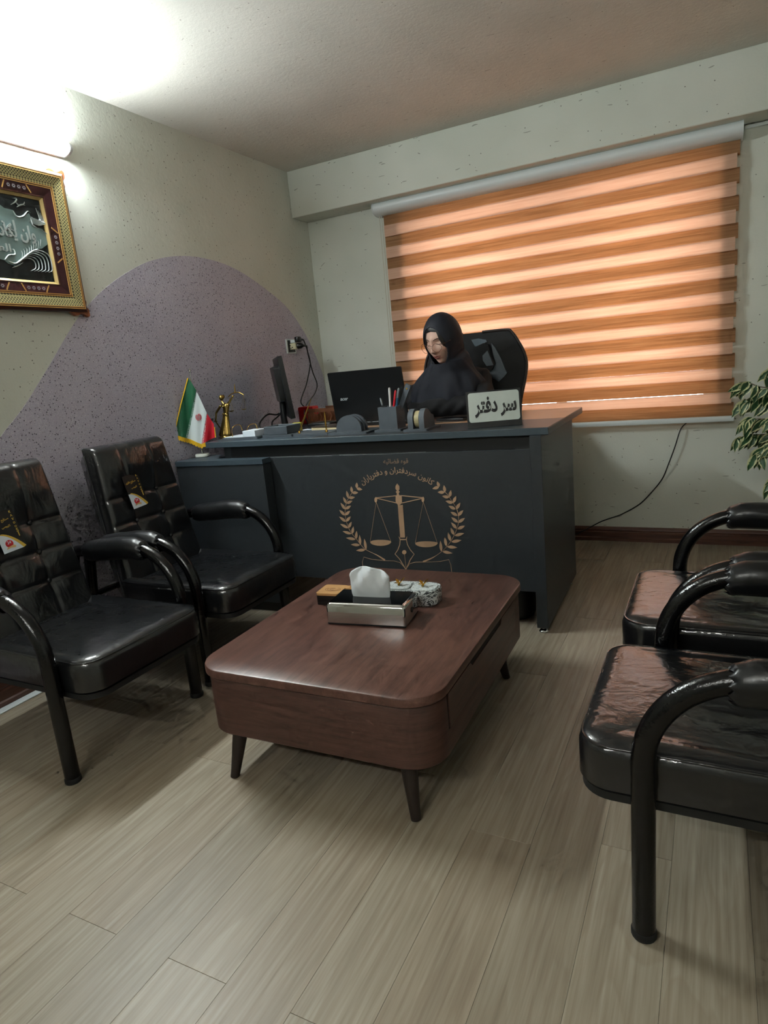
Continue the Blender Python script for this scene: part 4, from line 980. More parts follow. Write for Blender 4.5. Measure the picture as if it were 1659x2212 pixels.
b.ball(head+np.array([0.005, 0.006, 0.003]), 0.010, 12)
for sx_ in (-0.006, 0.008): b.ball(chest+np.array([sx_, -0.011, 0.0]), 0.0065, 10)
for k in range(8):
    a = -1.2+k*0.34; b.capsule(wst+np.array([0.012*math.sin(a), -0.011*math.cos(a), -0.006]), (foot[0]+0.001+0.033*math.sin(a), -0.027*math.cos(a), 0.016), 0.0028, 0.0062, 8)
b.capsule(wst+np.array([-0.012, -0.010, 0.002]), wst+np.array([0.014, -0.010, -0.004]), 0.004, 0.004, 8)
shr, elb, hand = SP(491, 876), SP(496, 866), SP(503, 856)
b.capsule(shr, hand, 0.0065, 0.0042); b.ball(hand, 0.006, 10)
shl, el2, hd2 = SP(476, 878), SP(467, 892), SP(466, 910)
b.capsule(shl, el2, 0.0065, 0.005); b.capsule(el2, hd2, 0.005, 0.004)
voxel(b, 'figure', 0.0022, M['bronze'], st, 2)
b = B(); b.tube([hd2+np.array([0, 0, 0.014]), hd2, SP(485, 938, -0.008)], [0.003, 0.0028, 0.0012], 8); b.box(tuple(hd2-np.array([0.010, 0.002, 0.002])), tuple(hd2+np.array([0.010, 0.002, 0.002]))); b.build('sword', M['bronze'], st, 40)
b = B(); bl, bm, br = SP(494, 857), SP(508, 848), SP(526, 853)
b.tube(spline([bl, SP(500, 851), bm, SP(517, 848), br], 5), [0.0028]*21, 8); b.build('balance_beam', M['bronze'], st, 60)
b = B(); b.tube([bm, SP(507, 838), SP(506.5, 829)], [0.0038, 0.003, 0.0012], 8); b.build('finial', M['bronze'], st, 60)
for tp, pc in ((br, SP(527, 884)), (SP(496, 858, 0.01), SP(500, 888, 0.012))):
    b = B(); b.lathe([(0.002, -0.004), (0.011, -0.001), (0.014, 0.002), (0.012, 0.0015)], 14, tuple(pc)); pan = b.build('balance_pan', M['bronze'], st, 60)
    for a in (0, 2.1, 4.2):
        b = B(); b.tube([tuple(tp), (pc[0]+0.013*math.cos(a), pc[1]+0.013*math.sin(a), pc[2]+0.002)], 0.0006, 4); b.build('chain', M['bronze'], pan, 0)

# ------------------------------------------------------------------ clutter behind the desk set
M['leath_br'] = simple('brown_leather_cover', (58, 48, 42), 0.5); M['cream_pg'] = simple('cream_pages', (206, 190, 150), 0.8)
t = thing('notebook', 'brown notebook with cream page edges lying behind the brass pens', 'notebook', (-1.605, 2.612, DT), math.radians(-14))
b = B(); b.box((-0.085, -0.055, 0.002), (0.085, 0.055, 0.020)); b.build('pages', M['cream_pg'], t, 0)
b = B(); b.box((-0.088, -0.058, 0.020), (0.088, 0.058, 0.023)); b.build('cover', M['leath_br'], t, 0)
b = B(); b.box((-0.088, -0.058, 0.0), (0.088, 0.058, 0.002)); b.build('cover', M['leath_br'], t, 0)
M['redbox'] = simple('red_card', (200, 22, 34), 0.5)
t = thing('red_box', 'small red box behind the monitor', 'box', (-2.015, 3.045, DT), math.radians(4))
b = B(); b.box((-0.047, -0.035, 0.0), (0.047, 0.035, 0.085), 0.008, 2); b.build('box_body', M['redbox'], t, 30)
b = B(); b.box((-0.048, -0.036, 0.068), (0.048, 0.036, 0.094), 0.008, 2); b.build('box_lid', M['redbox'], t, 30)
M['tray_wood'] = wood('brown_tray_wood', [(0.3, (122, 76, 52)), (0.7, (156, 104, 74))], scale=(1, 6, 6), rough=0.5)
t = thing('openwork_tray', 'brown wooden desk tray with pierced lattice sides', 'tray', (-1.800, 2.985, DT+0.0001), math.radians(3))
b = B(); b.box((-0.12, -0.10, 0.0), (0.12, 0.10, 0.008)); b.build('tray_floor', M['tray_wood'], t, 0)
def wavy(x0, x1, y0, y1, fn):
    n = 16; pts = [(x0+(x1-x0)*i/n, y1+0.010*math.sin(i/n*math.pi*3)) for i in range(n+1)]
    return [(x0, y0), (x1, y0)]+pts[::-1]
for lo_, fn in (((0), lambda u, v, d: (-0.12+d, u, v)), ((1), lambda u, v, d: (0.114+d, u, v))):
    b = B(); b.prism(wavy(-0.10, 0.10, 0.008, 0.060, fn), fn, 0.0, 0.006); b.build('tray_side', M['tray_wood'], t, 0)
b = B(); b.prism([(-0.114, 0.008), (0.114, 0.008), (0.114, 0.024), (-0.114, 0.024)], lambda u, v, d: (u, -0.10+d, v), 0, 0.006); b.build('tray_side', M['tray_wood'], t, 0)
b = B(); b.prism([(-0.114, 0.068), (0.114, 0.068), (0.114, 0.088), (-0.114, 0.088)], lambda u, v, d: (u, -0.10+d, v), 0, 0.006); b.build('tray_rail', M['tray_wood'], t, 0)
for k in range(11):
    b = B(); x0 = -0.109+k*0.0205; b.tube([(x0, -0.097, 0.024), (x0+0.008, -0.097, 0.046), (x0, -0.097, 0.068)], 0.0032, 6); b.build('lattice_bar', M['tray_wood'], t, 40)
b = B(); b.prism([(-0.114, 0.008), (0.114, 0.008), (0.114, 0.088), (-0.114, 0.088)], lambda u, v, d: (u, 0.094+d, v), 0, 0.006); b.build('tray_side', M['tray_wood'], t, 0)
t = thing('keyboard_case', 'flat black case lying in front of the wooden tray', 'case', (-1.715, 2.735, DT), math.radians(4))
b = B(); b.box((-0.075, -0.055, 0.0), (0.055, 0.055, 0.030), 0.006, 2); b.build('case_body', M['blackp'], t, 30)
b = B(); b.box((-0.03, -0.057, 0.012), (0.03, -0.054, 0.018)); b.build('latch', M['penclr'], t, 0)
t = thing('paper_sheet', 'loose white sheet of paper under the black case', 'paper', (-1.835, 2.655, DT), math.radians(14))
b = B(); b.grid([[(-0.09+0.18*i/8, -0.022+0.045*j/4, 0.0012+0.004*math.sin(i*0.7)**2*(j/4)) for j in range(5)] for i in range(9)]); b.build('sheet', M['paper'], t, 60)
t = thing('sticky_pad', 'small yellow note pad beside the monitor foot', 'note pad', (-1.785, 2.585, DT), math.radians(20))
b = B(); b.box((-0.02, -0.018, 0.0), (0.02, 0.018, 0.045), 0.001, 1); b.build('pad_block', simple('yellow_paper', (196, 190, 60), 0.8), t, 0)
t = thing('desk_blotter', 'dark desk mat lying in front of the seated person', 'desk mat', (-1.22, 2.86, DT+0.0017), 0.02)
b = B(); b.box((-0.02, -0.17, 0.0), (0.24, 0.14, 0.003), 0.001, 1); b.build('mat', M['leath_br'], t, 0)
t = thing('mobile_phone', 'black phone lying on the mat behind the tape dispenser', 'phone', (-1.05, 2.76, DT+0.0048), math.radians(75))
b = B(); b.box((-0.036, -0.075, 0.0), (0.036, 0.075, 0.009), 0.003, 2); b.build('phone_body', M['blackp'], t); b = B(); b.box((-0.033, -0.072, 0.009), (0.033, 0.072, 0.0094)); b.build('phone_screen', M['blackglass'], t, 0)

# ------------------------------------------------------------------ wall socket, plugs, cables
s0 = onx(617, 748, XL); so = thing('wall_socket', 'white double wall socket with two black plugs on the lilac hill', 'socket', (XL, s0[1]+0.045, s0[2]-0.002))
b = B(); b.box((0.0025, -0.048, -0.042), (0.010, 0.048, 0.042), 0.003, 1); b.build('face_plate', M['white_pl'], so)
b = B(); b.box((0.010, -0.036, -0.034), (0.0108, 0.036, 0.034)); b.build('recess', M['blackp'], so, 0)
M['ivory'] = simple('ivory_plastic', (206, 200, 166), 0.4)
b = B(); b.box((0.010, -0.018, -0.020), (0.052, 0.022, 0.016), 0.003, 1); ad = b.build('adapter', M['ivory'], so)
for yy, zz in ((-0.008, 0.004), (0.006, -0.008), (-0.004, -0.012)):
    b = B(); b.tube([(0.022+yy, -0.0185, zz), (0.022+yy, -0.0178, zz)], 0.004, 10); b.build('pin_hole', M['blackp'], ad, 40)
b = B(); b.box((0.010, -0.010, 0.018), (0.046, 0.026, 0.036), 0.003, 1); b.build('plug_top', M['white_pl'], so)
def cable(name, label, pts, r, mat=None):
    b = B(); b.tube(spline(pts, 8), r, 8); return tag(b.build(name, mat or M['blackp'], smooth=60), label, 'cable')
sx_, sy_, sz_ = XL, s0[1]+0.045, s0[2]
pg = thing('power_plug', 'upper black plug with its flex in the wall socket', 'plug', (XL+0.047, sy_+0.008, sz_+0.027), 0, 'black plugs in the wall socket')
b = B(); b.box((0.0, -0.026, -0.010), (0.024, 0.018, 0.022), 0.006, 2); b.build('plug_body', M['blackp'], pg)
b = B(); b.tube([(0.012, 0.016, 0.006), (0.013, 0.040, 0.005), (0.013, 0.055, 0.003)], [0.008, 0.006, 0.0045], 10); b.build('strain_relief', M['blackp'], pg, 50)
pg2 = thing('power_plug', 'lower black plug pushed into the ivory adapter', 'plug', (XL+0.053, sy_+0.002, sz_-0.004), 0, 'black plugs in the wall socket')
b = B(); b.tube([(0.0, 0, 0), (0.020, 0.004, 0), (0.030, 0.012, 0)], [0.017, 0.017, 0.010], 14); b.build('plug_body', M['blackp'], pg2, 50)
b = B(); b.tube([(0.028, 0.012, 0), (0.034, 0.030, -0.001), (0.036, 0.042, -0.004)], [0.008, 0.006, 0.0042], 10); b.build('strain_relief', M['blackp'], pg2, 50)
def cx(px, py, X): return tuple(onx(px, py, X))
cable('power_cable', 'black flex looping down from the upper plug', [(XL+0.060, sy_+0.062, sz_+0.030), cx(660, 745, XL+0.06), cx(669, 775, XL+0.06), cx(670, 790, XL+0.06), cx(662, 830, XL+0.08), cx(650, 868, XL+0.12), (-2.07, 3.12, 0.86), (-2.05, 3.06, 0.800)], 0.0034)
cable('power_cable', 'black flex bowing right from the lower plug', [(XL+0.089, sy_+0.044, sz_-0.008), cx(664, 757, XL+0.09), cx(668, 775, XL+0.075), cx(676, 805, XL+0.08), cx(685, 830, XL+0.09), cx(680, 850, XL+0.12), cx(664, 872, XL+0.16), (-1.99, 2.965, 0.855), (-1.93, 2.90, 0.80)], 0.0034)
cable('monitor_cable', 'black monitor cable arching over the back of the desk', [(-2.00, 2.80, 0.905), tuple(ony(600, 895, 2.78)), tuple(ony(580, 895, 2.72)), tuple(ony(567, 905, 2.66)), tuple(ony(560, 918, 2.62)), (-2.02, 2.60, 0.794)], 0.0042)
cable('monitor_cable', 'second black monitor cable dropping to the desk', [(-2.01, 2.82, 0.89), tuple(ony(600, 900, 2.76)), tuple(ony(588, 912, 2.70)), (-1.97, 2.64, 0.795)], 0.0040)
M['bcable'] = M['blackp']
pts = [(1483, 913), (1470, 928), (1458, 965), (1445, 1000), (1430, 1035), (1405, 1066), (1380, 1090), (1340, 1112), (1300, 1126), (1252, 1150)]
offs = [0.012, 0.03, 0.035, 0.028, 0.010, 0.010, 0.014, 0.016, 0.02, 0.035]
cable('blind_cable', 'thin black cable sagging from under the blind to behind the desk', [tuple(ony(px, py, YB-o_)) for (px, py), o_ in zip(pts, offs)]+[(-0.80, YB-0.06, 0.006), (-1.1, YB-0.1, 0.006)], 0.0030)
# waste basket under the desk
t = thing('waste_basket', 'black rounded bin standing on the floor under the desk', 'bin', (-0.735, 2.475, 0))
b = B(); b.lathe([(0.070, 0.0), (0.085, 0.006), (0.092, 0.020), (0.105, 0.30), (0.108, 0.305), (0.103, 0.305), (0.088, 0.02)], 28); b.build('bin_body', M['blackp'], t, 40)
b = B(); pts_ = [(0.108*math.cos(a), 0.108*math.sin(a), 0.303) for a in np.linspace(0, 2*math.pi, 29)]; b.tube(pts_, 0.004, 6, cap=False); b.build('rim', M['blackp'], t, 60)

# ------------------------------------------------------------------ person
M['skin'] = simple('skin', (214, 174, 156), 0.5, bump=(140, 0.05, 0.001)); M['skin'].node_tree.nodes['Principled BSDF'].inputs['Subsurface Weight'].default_value = 0.08
M['navy'] = simple('navy_black_cloth', (22, 25, 36), 0.75, bump=(380, 0.12, 0.002)); M['robe'] = simple('black_cloth', (20, 20, 24), 0.8, bump=(380, 0.12, 0.002))
M['hair'] = simple('dark_hair', (20, 17, 16), 0.45, bump=(220, 0.3, 0.003)); M['lips'] = simple('lips', (166, 96, 92), 0.4); M['brow'] = simple('dark_brow', (52, 38, 36), 0.7)
HC = np.array(ony(957, 733, 3.055))          # head centre
fy, fp = math.radians(-14), math.radians(20)
Fw = np.array([math.sin(fy)*math.cos(fp), -math.cos(fy)*math.cos(fp), -math.sin(fp)])
Rt = np.cross(Fw, [0, 0, 1.0]); Rt /= np.linalg.norm(Rt)      # viewer-side left/right axis: her own right-hand side is -Rt... kept as +x of the face
Up = np.cross(Rt, Fw)
def HF(x, y, z): return HC+Rt*x+Fw*y+Up*z                      # x across the face, y forward, z up
def awid(z):
    t = max(0.0, (0.01-z)/0.115); return 0.0745*(1-0.40*t**1.7)
def face_y(x, z):
    zz = z/0.118 if z < 0 else z/0.116
    q = 1-(x/awid(z))**2-zz**2
    y = 0.094*math.sqrt(max(q, 0.0))**0.82 if q > 0 else 0.0
    g = lambda cx, cz, sx, sz: math.exp(-((x-cx)/sx)**2-((z-cz)/sz)**2)
    if y > 0:
        k = min(1.0, y/0.03)
        d = 0.0
        d += 0.013*g(0, 0.006, 0.009, 0.030)+0.022*g(0, -0.022, 0.0105, 0.013)+0.007*g(-0.012, -0.027, 0.007, 0.007)+0.007*g(0.012, -0.027, 0.007, 0.007)
        for sx in (-1, 1):
            d += -0.012*g(sx*0.031, 0.014, 0.016, 0.013)+0.0065*g(sx*0.031, 0.012, 0.012, 0.008)+0.006*g(sx*0.042, -0.020, 0.020, 0.020)
        d += 0.005*g(0, 0.034, 0.045, 0.010)+0.007*g(0, -0.050, 0.022, 0.007)+0.0065*g(0, -0.060, 0.019, 0.006)-0.006*g(0, -0.0548, 0.024, 0.0022)
        d += -0.005*g(0, -0.071, 0.022, 0.006)+0.010*g(0, -0.092, 0.022, 0.014)
        y += d*k
    return y
def head_grid():
    rows = []; NV_, NU_ = 80, 120
    for i in range(NV_+1):
        ph = math.pi*i/NV_; row = []
        for j in range(NU_):
            th = 2*math.pi*j/NU_
            sx, sy, sz = math.sin(ph)*math.sin(th), math.sin(ph)*math.cos(th), math.cos(ph)
            z = sz*(0.116 if sz > 0 else 0.118); r = math.sqrt(max(0, 1-sz*sz)); x = awid(z)*sx
            if sy > 0: y = face_y(x*0.9995, z)
            else: y = 0.096*sy*(1.0 if z > -0.05 else max(0.45, 1-(-0.05-z)/0.09))
            row.append(HF(x, y, z))
        rows.append(row)
    return rows
b = B(); b.grid(head_grid(), closeu=True)
# skeleton (world positions)
nk = HF(0, -0.03, -0.09); chest = np.array([HC[0]-0.005, 3.21, 0.86]); pelvis = np.array([HC[0]-0.01, 3.30, 0.53])
shL, shR = np.array([HC[0]+0.112, 3.205, 0.955]), np.array([HC[0]-0.130, 3.22, 0.955])
elL, elR = np.array([HC[0]+0.170, 3.085, 0.835]), np.array([HC[0]-0.285, 3.10, 0.84])
wrL, wrR = np.array([HC[0]-0.140, 2.945, 0.832]), np.array([HC[0]-0.27, 2.895, 0.838])
b.capsule(nk, np.array([HC[0]-0.005, 3.195, 0.98]), 0.046, 0.052)
b.capsule(chest+np.array([0, 0, 0.025]), pelvis, 0.105, 0.13); b.capsule(shL, shR, 0.055, 0.055); b.capsule(chest+[0.06, 0, .02], chest-[0.06, 0, -.02], 0.1, 0.1)
for sh, el, wr in ((shL, elL, wrL), (shR, elR, wrR)):
    b.capsule(sh, el, 0.045, 0.036); b.capsule(el, wr, 0.036, 0.024)
def hand(b, wr, dirv, side):
    d = np.array(dirv, float); d /= np.linalg.norm(d); n = np.array([0, 0, 1.0]); s_ = np.cross(d, n)*side
    c = wr+d*0.055+np.array([0, 0, -0.004])
    for k in range(-2, 3): b.capsule(wr+s_*0.006*k, wr+d*0.085+s_*0.0165*k*0.9, 0.014, 0.012, 10)
    for k, L in ((-1.5, 0.058), (-0.5, 0.072), (0.5, 0.076), (1.5, 0.066)):
        r0 = wr+d*0.088+s_*0.018*k; m1 = r0+d*L*0.45+np.array([0, 0, 0.008]); m2 = m1+d*L*0.3+np.array([0, 0, -0.010]); m3 = m2+d*L*0.22+np.array([0, 0, -0.014])
        b.capsule(r0, m1, 0.0088, 0.0082, 8); b.capsule(m1, m2, 0.0082, 0.0075, 8); b.capsule(m2, m3, 0.0075, 0.0066, 8)
    t0 = wr+d*0.030+s_*0.024; t1 = t0+d*0.038+s_*0.022+np.array([0, 0, -0.004]); t2 = t1+d*0.030+s_*0.004+np.array([0, 0, -0.006])
    b.capsule(t0, t1, 0.012, 0.0095, 8); b.capsule(t1, t2, 0.0095, 0.008, 8)
hand(b, wrL, (-0.85, -0.5, -0.02), 1); hand(b, wrR, (-0.05, -1.0, -0.02), -1)
for sx in (-0.09, 0.09):
    hip = pelvis+np.array([sx, -0.02, -0.005]); kn = np.array([pelvis[0]+sx*1.3, 2.88, 0.52]); an = np.array([pelvis[0]+sx*1.2, 2.93, 0.085])
    b.capsule(hip, kn, 0.085, 0.058); b.capsule(kn, an, 0.056, 0.036); b.capsule(an+np.array([0, 0.02, -0.035]), an+np.array([0, -0.13, -0.050]), 0.034, 0.030)
person = voxel(b, 'person', 0.0036, M['skin'], None, 1)
tag(person, 'person in a black headscarf and glasses seated behind the desk, looking down at the laptop', 'person')
def child(bb, name, mat, sm=60): return bb.build(name, mat, person, sm)
# robe: same skeleton, fuller, with folds
b = B()
b.capsule(chest+np.array([0, 0, 0.02]), pelvis+np.array([0, 0, 0.02]), 0.128, 0.165); b.capsule(shL+[0.006, 0, -.008], shR+[-0.006, 0, -.008], 0.064, 0.064); b.capsule(chest+[0.07, -.01, .01], chest-[0.07, .01, -.01], 0.125, 0.125)
b.capsule(shL+[0.012, 0, -.012], elL+[0.006, 0, -.002], 0.066, 0.058); b.capsule(elL+[0.004, 0, 0], wrL+np.array([0.012, 0.006, 0.0]), 0.059, 0.042)
b.capsule(shR-[0.012, 0, .012], elR, 0.066, 0.056); b.capsule(elR, wrR+[0, 0.035, 0], 0.056, 0.040)
for sx in (-0.09, 0.09):
    hip = pelvis+np.array([sx, -0.02, -0.005]); kn = np.array([pelvis[0]+sx*1.3, 2.88, 0.52]); an = np.array([pelvis[0]+sx*1.2, 2.93, 0.13])
    b.capsule(hip, kn, 0.105, 0.078); b.capsule(kn, an, 0.076, 0.072)
def folds(co, no):
    a = 0.0045*np.sin(co[:, 0]*48+co[:, 2]*64+2.0*np.sin(co[:, 2]*19))+0.0030*np.sin(co[:, 0]*85-co[:, 2]*90+co[:, 1]*40)
    co = co+no*a[:, None]
    return co
voxel(b, 'black_robe', 0.008, M['robe'], person, 2, folds)
# headscarf: rings from crown to hem, face opening left out
rings_ = []
def ring(c, rt, fw, a, bf, bk, off=0.0): rings_.append((np.array(c, float), np.array(rt, float), np.array(fw, float), a, bf, bk))
for z in (0.130, 0.124, 0.110, 0.090, 0.066, 0.040, 0.014, -0.012, -0.038, -0.062, -0.084):
    zz = min(1.0, abs(z)/0.130) if z > 0 else min(0.9, abs(z)/0.16); r = math.sqrt(max(0.0, 1-zz*zz))
    w = (0.090*r if z > 0 else 0.0905-0.012*(-z/0.084)); f_ = (0.104*r if z > 0 else 0.104-0.012*(-z/0.084)); k_ = (0.115*r if z > 0 else 0.115-0.010*(-z/0.084))
    ring(HF(0, 0, z), Rt, Fw, max(w, .002), max(f_, .002), max(k_, .002))
bodyR = np.array([-1.0, 0.03, 0.0]); bodyF = np.array([-0.06, -1.0, 0.0])
c1 = HF(0, 0.0, -0.105); ring(c1, Rt*0.75+bodyR*0.25, Fw*0.7+bodyF*0.3, 0.100, 0.084, 0.116)
N0 = np.array([HC[0]-0.004, 3.15, 1.0])
for (dx, dy, dz), a_, f_, k_ in (((-0.004, -0.02, 0.008), 0.134, 0.119, 0.122), ((-0.010, -0.015, -0.030), 0.168, 0.125, 0.128), ((-0.016, -0.010, -0.070), 0.190, 0.134, 0.132), ((-0.020, -0.005, -0.120), 0.200, 0.142, 0.136), ((-0.022, 0.0, -0.170), 0.199, 0.147, 0.138), ((-0.022, 0.0, -0.205), 0.196, 0.150, 0.138)):
    ring(N0+[dx, dy, dz], bodyR, bodyF, a_, f_, k_)
# resample rings smoothly
par = np.array([np.concatenate([c, r_, f_, [a, bf, bk]]) for c, r_, f_, a, bf, bk in rings_])
NR = 110; sm_ = np.array(spline(par, 8)); idx = np.linspace(0, len(sm_)-1, NR); smp = np.array([sm_[int(i)]*(1-(i-int(i)))+sm_[min(len(sm_)-1, int(i)+1)]*(i-int(i)) for i in idx])
NUs = 168; G = []
for i in range(NR):
    q = smp[i]; c, r_, f_ = q[0:3], q[3:6]/np.linalg.norm(q[3:6]), q[6:9]/np.linalg.norm(q[6:9]); a, bf, bk = q[9:12]
    fl = max(0.0, (i/NR-0.52)/0.48); row = []
    for j in range(NUs):
        th = 2*math.pi*j/NUs-math.pi
        fold = 1+fl*(0.050*math.sin(5*th+5*fl+0.4)+0.045*math.sin(9*th-6*fl+1.7)+0.022*math.sin(16*th+7*fl))+0.010*math.sin(5*th+i*0.09)*(1 if i > 18 else 0)
        u = math.sin(th)*a*fold; w = math.cos(th)*(bf if math.cos(th) > 0 else bk)*fold
        row.append(c+r_*u+f_*w)
    G.append(row)
hood = B(); vs = [p for r in G for p in r]; fs = []
def inside(p):
    d = p-HC; x, y, z = d@Rt, d@Fw, d@Up
    if y < 0.0: return False
    return ((x-0.002)/0.0635)**2+((z+0.012)/(0.098 if z > -0.012 else 0.092))**2 < 1.0
for i in range(NR-1):
    for j in range(NUs):
        f4 = [i*NUs+j, i*NUs+(j+1) % NUs, (i+1)*NUs+(j+1) % NUs, (i+1)*NUs+j]
        ctr = (np.array(vs[f4[0]])+np.array(vs[f4[2]]))/2
        if i < NR*0.62 and inside(ctr): continue
        fs.append(f4)
hood.raw(vs, fs); hood.bm.verts.ensure_lookup_table()
loose = [v for v in hood.bm.verts if not v.link_faces]; bmesh.ops.delete(hood.bm, geom=loose, context='VERTS')
rim = [v for v in hood.bm.verts if any(len(e.link_faces) == 1 for e in v.link_edges)]
for _ in range(6): bmesh.ops.smooth_vert(hood.bm, verts=[v for v in rim if (np.array(v.co)-HC)@Up > -0.13], factor=0.5, use_axis_x=True, use_axis_y=True, use_axis_z=True)
hm = hood.mesh('headscarf', M['navy'], 80)
ho = bpy.data.objects.new('tmp', hm); COL.objects.link(ho); sd = ho.modifiers.new('s', 'SOLIDIFY'); sd.thickness = 0.007; sd.offset = -1
sb = ho.modifiers.new('ss', 'SUBSURF'); sb.levels = 1
hm2 = evaluated(ho); bpy.data.objects.remove(ho); hm2.name = 'headscarf'; obj('headscarf', hm2, person)
# hair: cap between head and scarf, parted, showing at the forehead
rows = []
for i in range(25):
    t = i/24; row = []
    for j in range(41):
        x = (-1+2*j/40)*0.064
        line = 0.070-0.55*abs(x-0.0)**1.25*1.0-2.2*max(0, abs(x)-0.030)*1.6   # hairline height
        z = line+(0.100-line)*t; z = min(z, 0.108)
        zz = z/0.116; q = max(0.0, 1-(x/0.0745)**2-zz*zz) if z > 0 else max(0.0, 1-(x/awid(z))**2-(z/0.118)**2)
        y = 0.094*math.sqrt(q)**0.82+0.0035+0.003*math.sin(t*3.0)
        row.append(HF(x, y, z))
    rows.append(row)
b = B(); b.grid(rows); child(b, 'hair', M['hair'])
# brows, lash lines, lips
def strip(pts, rad_, name, mat):
    b = B(); b.tube([HF(x, face_y(x, z)+0.0008, z) for x, z in pts], rad_, 8, flat=0.6); child(b, name, mat)
for sx in (-1, 1):
    strip([(sx*x, z) for x, z in ((0.012, 0.0285), (0.020, 0.0325), (0.030, 0.0345), (0.040, 0.0325), (0.047, 0.027))], [0.0016, 0.0026, 0.0026, 0.0020, 0.0009], 'eyebrow', M['brow'])
    strip([(sx*x, z) for x, z in ((0.018, 0.0085), (0.024, 0.0062), (0.031, 0.0052), (0.038, 0.0060), (0.045, 0.0090))], [0.0008, 0.0014, 0.0017, 0.0016, 0.0008], 'eyelash', M['brow'])
strip([(-0.021, -0.0535), (-0.010, -0.0505), (-0.003, -0.0495), (0, -0.0505), (0.003, -0.0495), (0.010, -0.0505), (0.021, -0.0535)], [0.0012, 0.0028, 0.0034, 0.0032, 0.0034, 0.0028, 0.0012], 'upper_lip', M['lips'])
strip([(-0.020, -0.0555), (-0.010, -0.0595), (0, -0.0608), (0.010, -0.0595), (0.020, -0.0555)], [0.0012, 0.0034, 0.0042, 0.0034, 0.0012], 'lower_lip', M['lips'])
# glasses
M['rim'] = simple('rose_metal_rim', (96, 60, 52), 0.3, 0.6)
gm = Nt('spectacle_lens'); t1 = gm.n('ShaderNodeBsdfTransparent'); t2 = gm.n('ShaderNodeBsdfGlossy'); t2.inputs['Roughness'].default_value = 0.03; mx = gm.n('ShaderNodeMixShader'); mx.inputs[0].default_value = 0.05
gm.l(t1.outputs[0], mx.inputs[1]); gm.l(t2.outputs[0], mx.inputs[2]); gm.l(mx.outputs[0], gm.out.inputs[0])
gl_root = None; GY = 0.118
b = B(); b.tube([HF(-0.012, GY, 0.010), HF(-0.004, GY+0.003, 0.013), HF(0.004, GY+0.003, 0.013), HF(0.012, GY, 0.010)], 0.0011, 8); gl_root = child(b, 'glasses', M['rim'])
for sx in (-1, 1):
    oc = [(0.0345+0.024*math.cos(a)*(1+0.07*math.cos(4*a)), -0.002+0.021*math.sin(a)*(1+0.07*math.cos(4*a))) for a in np.linspace(0, 2*math.pi, 25)]
    gy = lambda x: GY-0.010*(x/0.055)**2
    b = B(); b.tube([HF(sx*x, gy(x), z) for x, z in oc], 0.0009, 8, cap=False); b.build('rim', M['rim'], gl_root, 60)
    b = B(); b.raw([HF(sx*x, gy(x), z) for x, z in oc[:-1]], [list(range(24))]); b.build('lens', gm.m, gl_root, 0)
    b = B(); b.tube([HF(sx*0.057, GY-0.011, 0.010), HF(sx*0.072, GY-0.030, 0.010), HF(sx*0.080, GY-0.085, 0.008), HF(sx*0.078, GY-0.125, 0.000)], 0.0012, 8); b.build('temple', M['rim'], gl_root, 60)

# ------------------------------------------------------------------ office chair behind the person
M['mesh'] = simple('black_mesh_fabric', (16, 17, 19), 0.7, bump=(500, 0.2, 0.002)); M['grey_pu'] = simple('grey_leatherette', (66, 80, 90), 0.4); M['edge_light'] = simple('brown_lit_edge', (34, 25, 22), 0.5)
oc = thing('office_chair', 'black high-back office chair with grey panels behind the seated person', 'office chair', (HC[0]+0.03, 3.34, 0), math.radians(6))
OY = 3.395
def ox(px, py): p = ony(px, py, OY); return (p[0]-(HC[0]+0.03), p[2])
right = [(1092, 712), (1106, 716), (1122, 740), (1133, 762), (1138, 785), (1136, 815), (1130, 845), (1126, 870), (1124, 900)]
rp = [ox(*q) for q in right]; mid = ox(1035, 712)
cxm = mid[0]-0.03
prof_r = [(cxm+0.02, rp[0][1]+0.001)]+rp+[(rp[-1][0]-0.03, 0.60), (cxm+0.17, 0.50)]
prof_r = [tuple(p) for p in spline(prof_r, 5)]
poly = prof_r+[(2*cxm-x, z) for x, z in prof_r[::-1]]
def OF(u, v, d): return (u, 0.055-d+0.10*max(0, v-0.55)**1.5*0.4, v)
b = B(); b.prism(poly, OF, -0.035, 0.030); bk = b.build('backrest', M['mesh'], oc, 35)
b = B(); b.tube([OF(u, v, 0.030) for u, v in prof_r[1:]], 0.007, 8); b.build('lit_edge', M['edge_light'], bk, 60)  # brown colour paints the warm light along the backrest edge
b = B(); b.tube([OF(2*cxm-u, v, 0.030) for u, v in prof_r[1:]], 0.007, 8); b.build('lit_edge', M['edge_light'], bk, 60)
def gp(q): return ox(*q)
panel1 = [(1064, 741), (1072, 750), (1085, 775), (1094, 798), (1098, 805), (1090, 815), (1080, 824), (1072, 818), (1060, 815), (1040, 812), (1040, 790), (1068, 795), (1074, 785), (1068, 765)]
b = B(); b.prism([gp(q) for q in panel1], OF, 0.030, 0.040); b.build('grey_panel', M['grey_pu'], bk, 30)
panel2 = [(1022, 734), (1036, 731), (1053, 734), (1055, 738), (1034, 748), (1030, 748)]
b = B(); b.prism([gp(q) for q in panel2], OF, 0.030, 0.040); b.build('grey_panel', M['grey_pu'], bk, 30)
hd = [(1028, 752), (1050, 741), (1060, 744), (1066, 770), (1074, 785), (1068, 798), (1056, 800), (1030, 800)]
b = B(); b.prism([gp(q) for q in hd], OF, 0.030, 0.075); b.build('head_cushion', M['mesh'], bk, 30)
b = B(); b.prism([gp(q) for q in ((1049, 768), (1059, 757), (1072, 788), (1058, 790), (1050, 778))], OF, 0.075, 0.079); b.build('grey_panel', M['grey_pu'], bk, 30)
b = B(); b.box((-0.25, -0.38, 0.415), (0.23, 0.06, 0.445), 0.02, 3); b.build('seat', M['mesh'], oc)
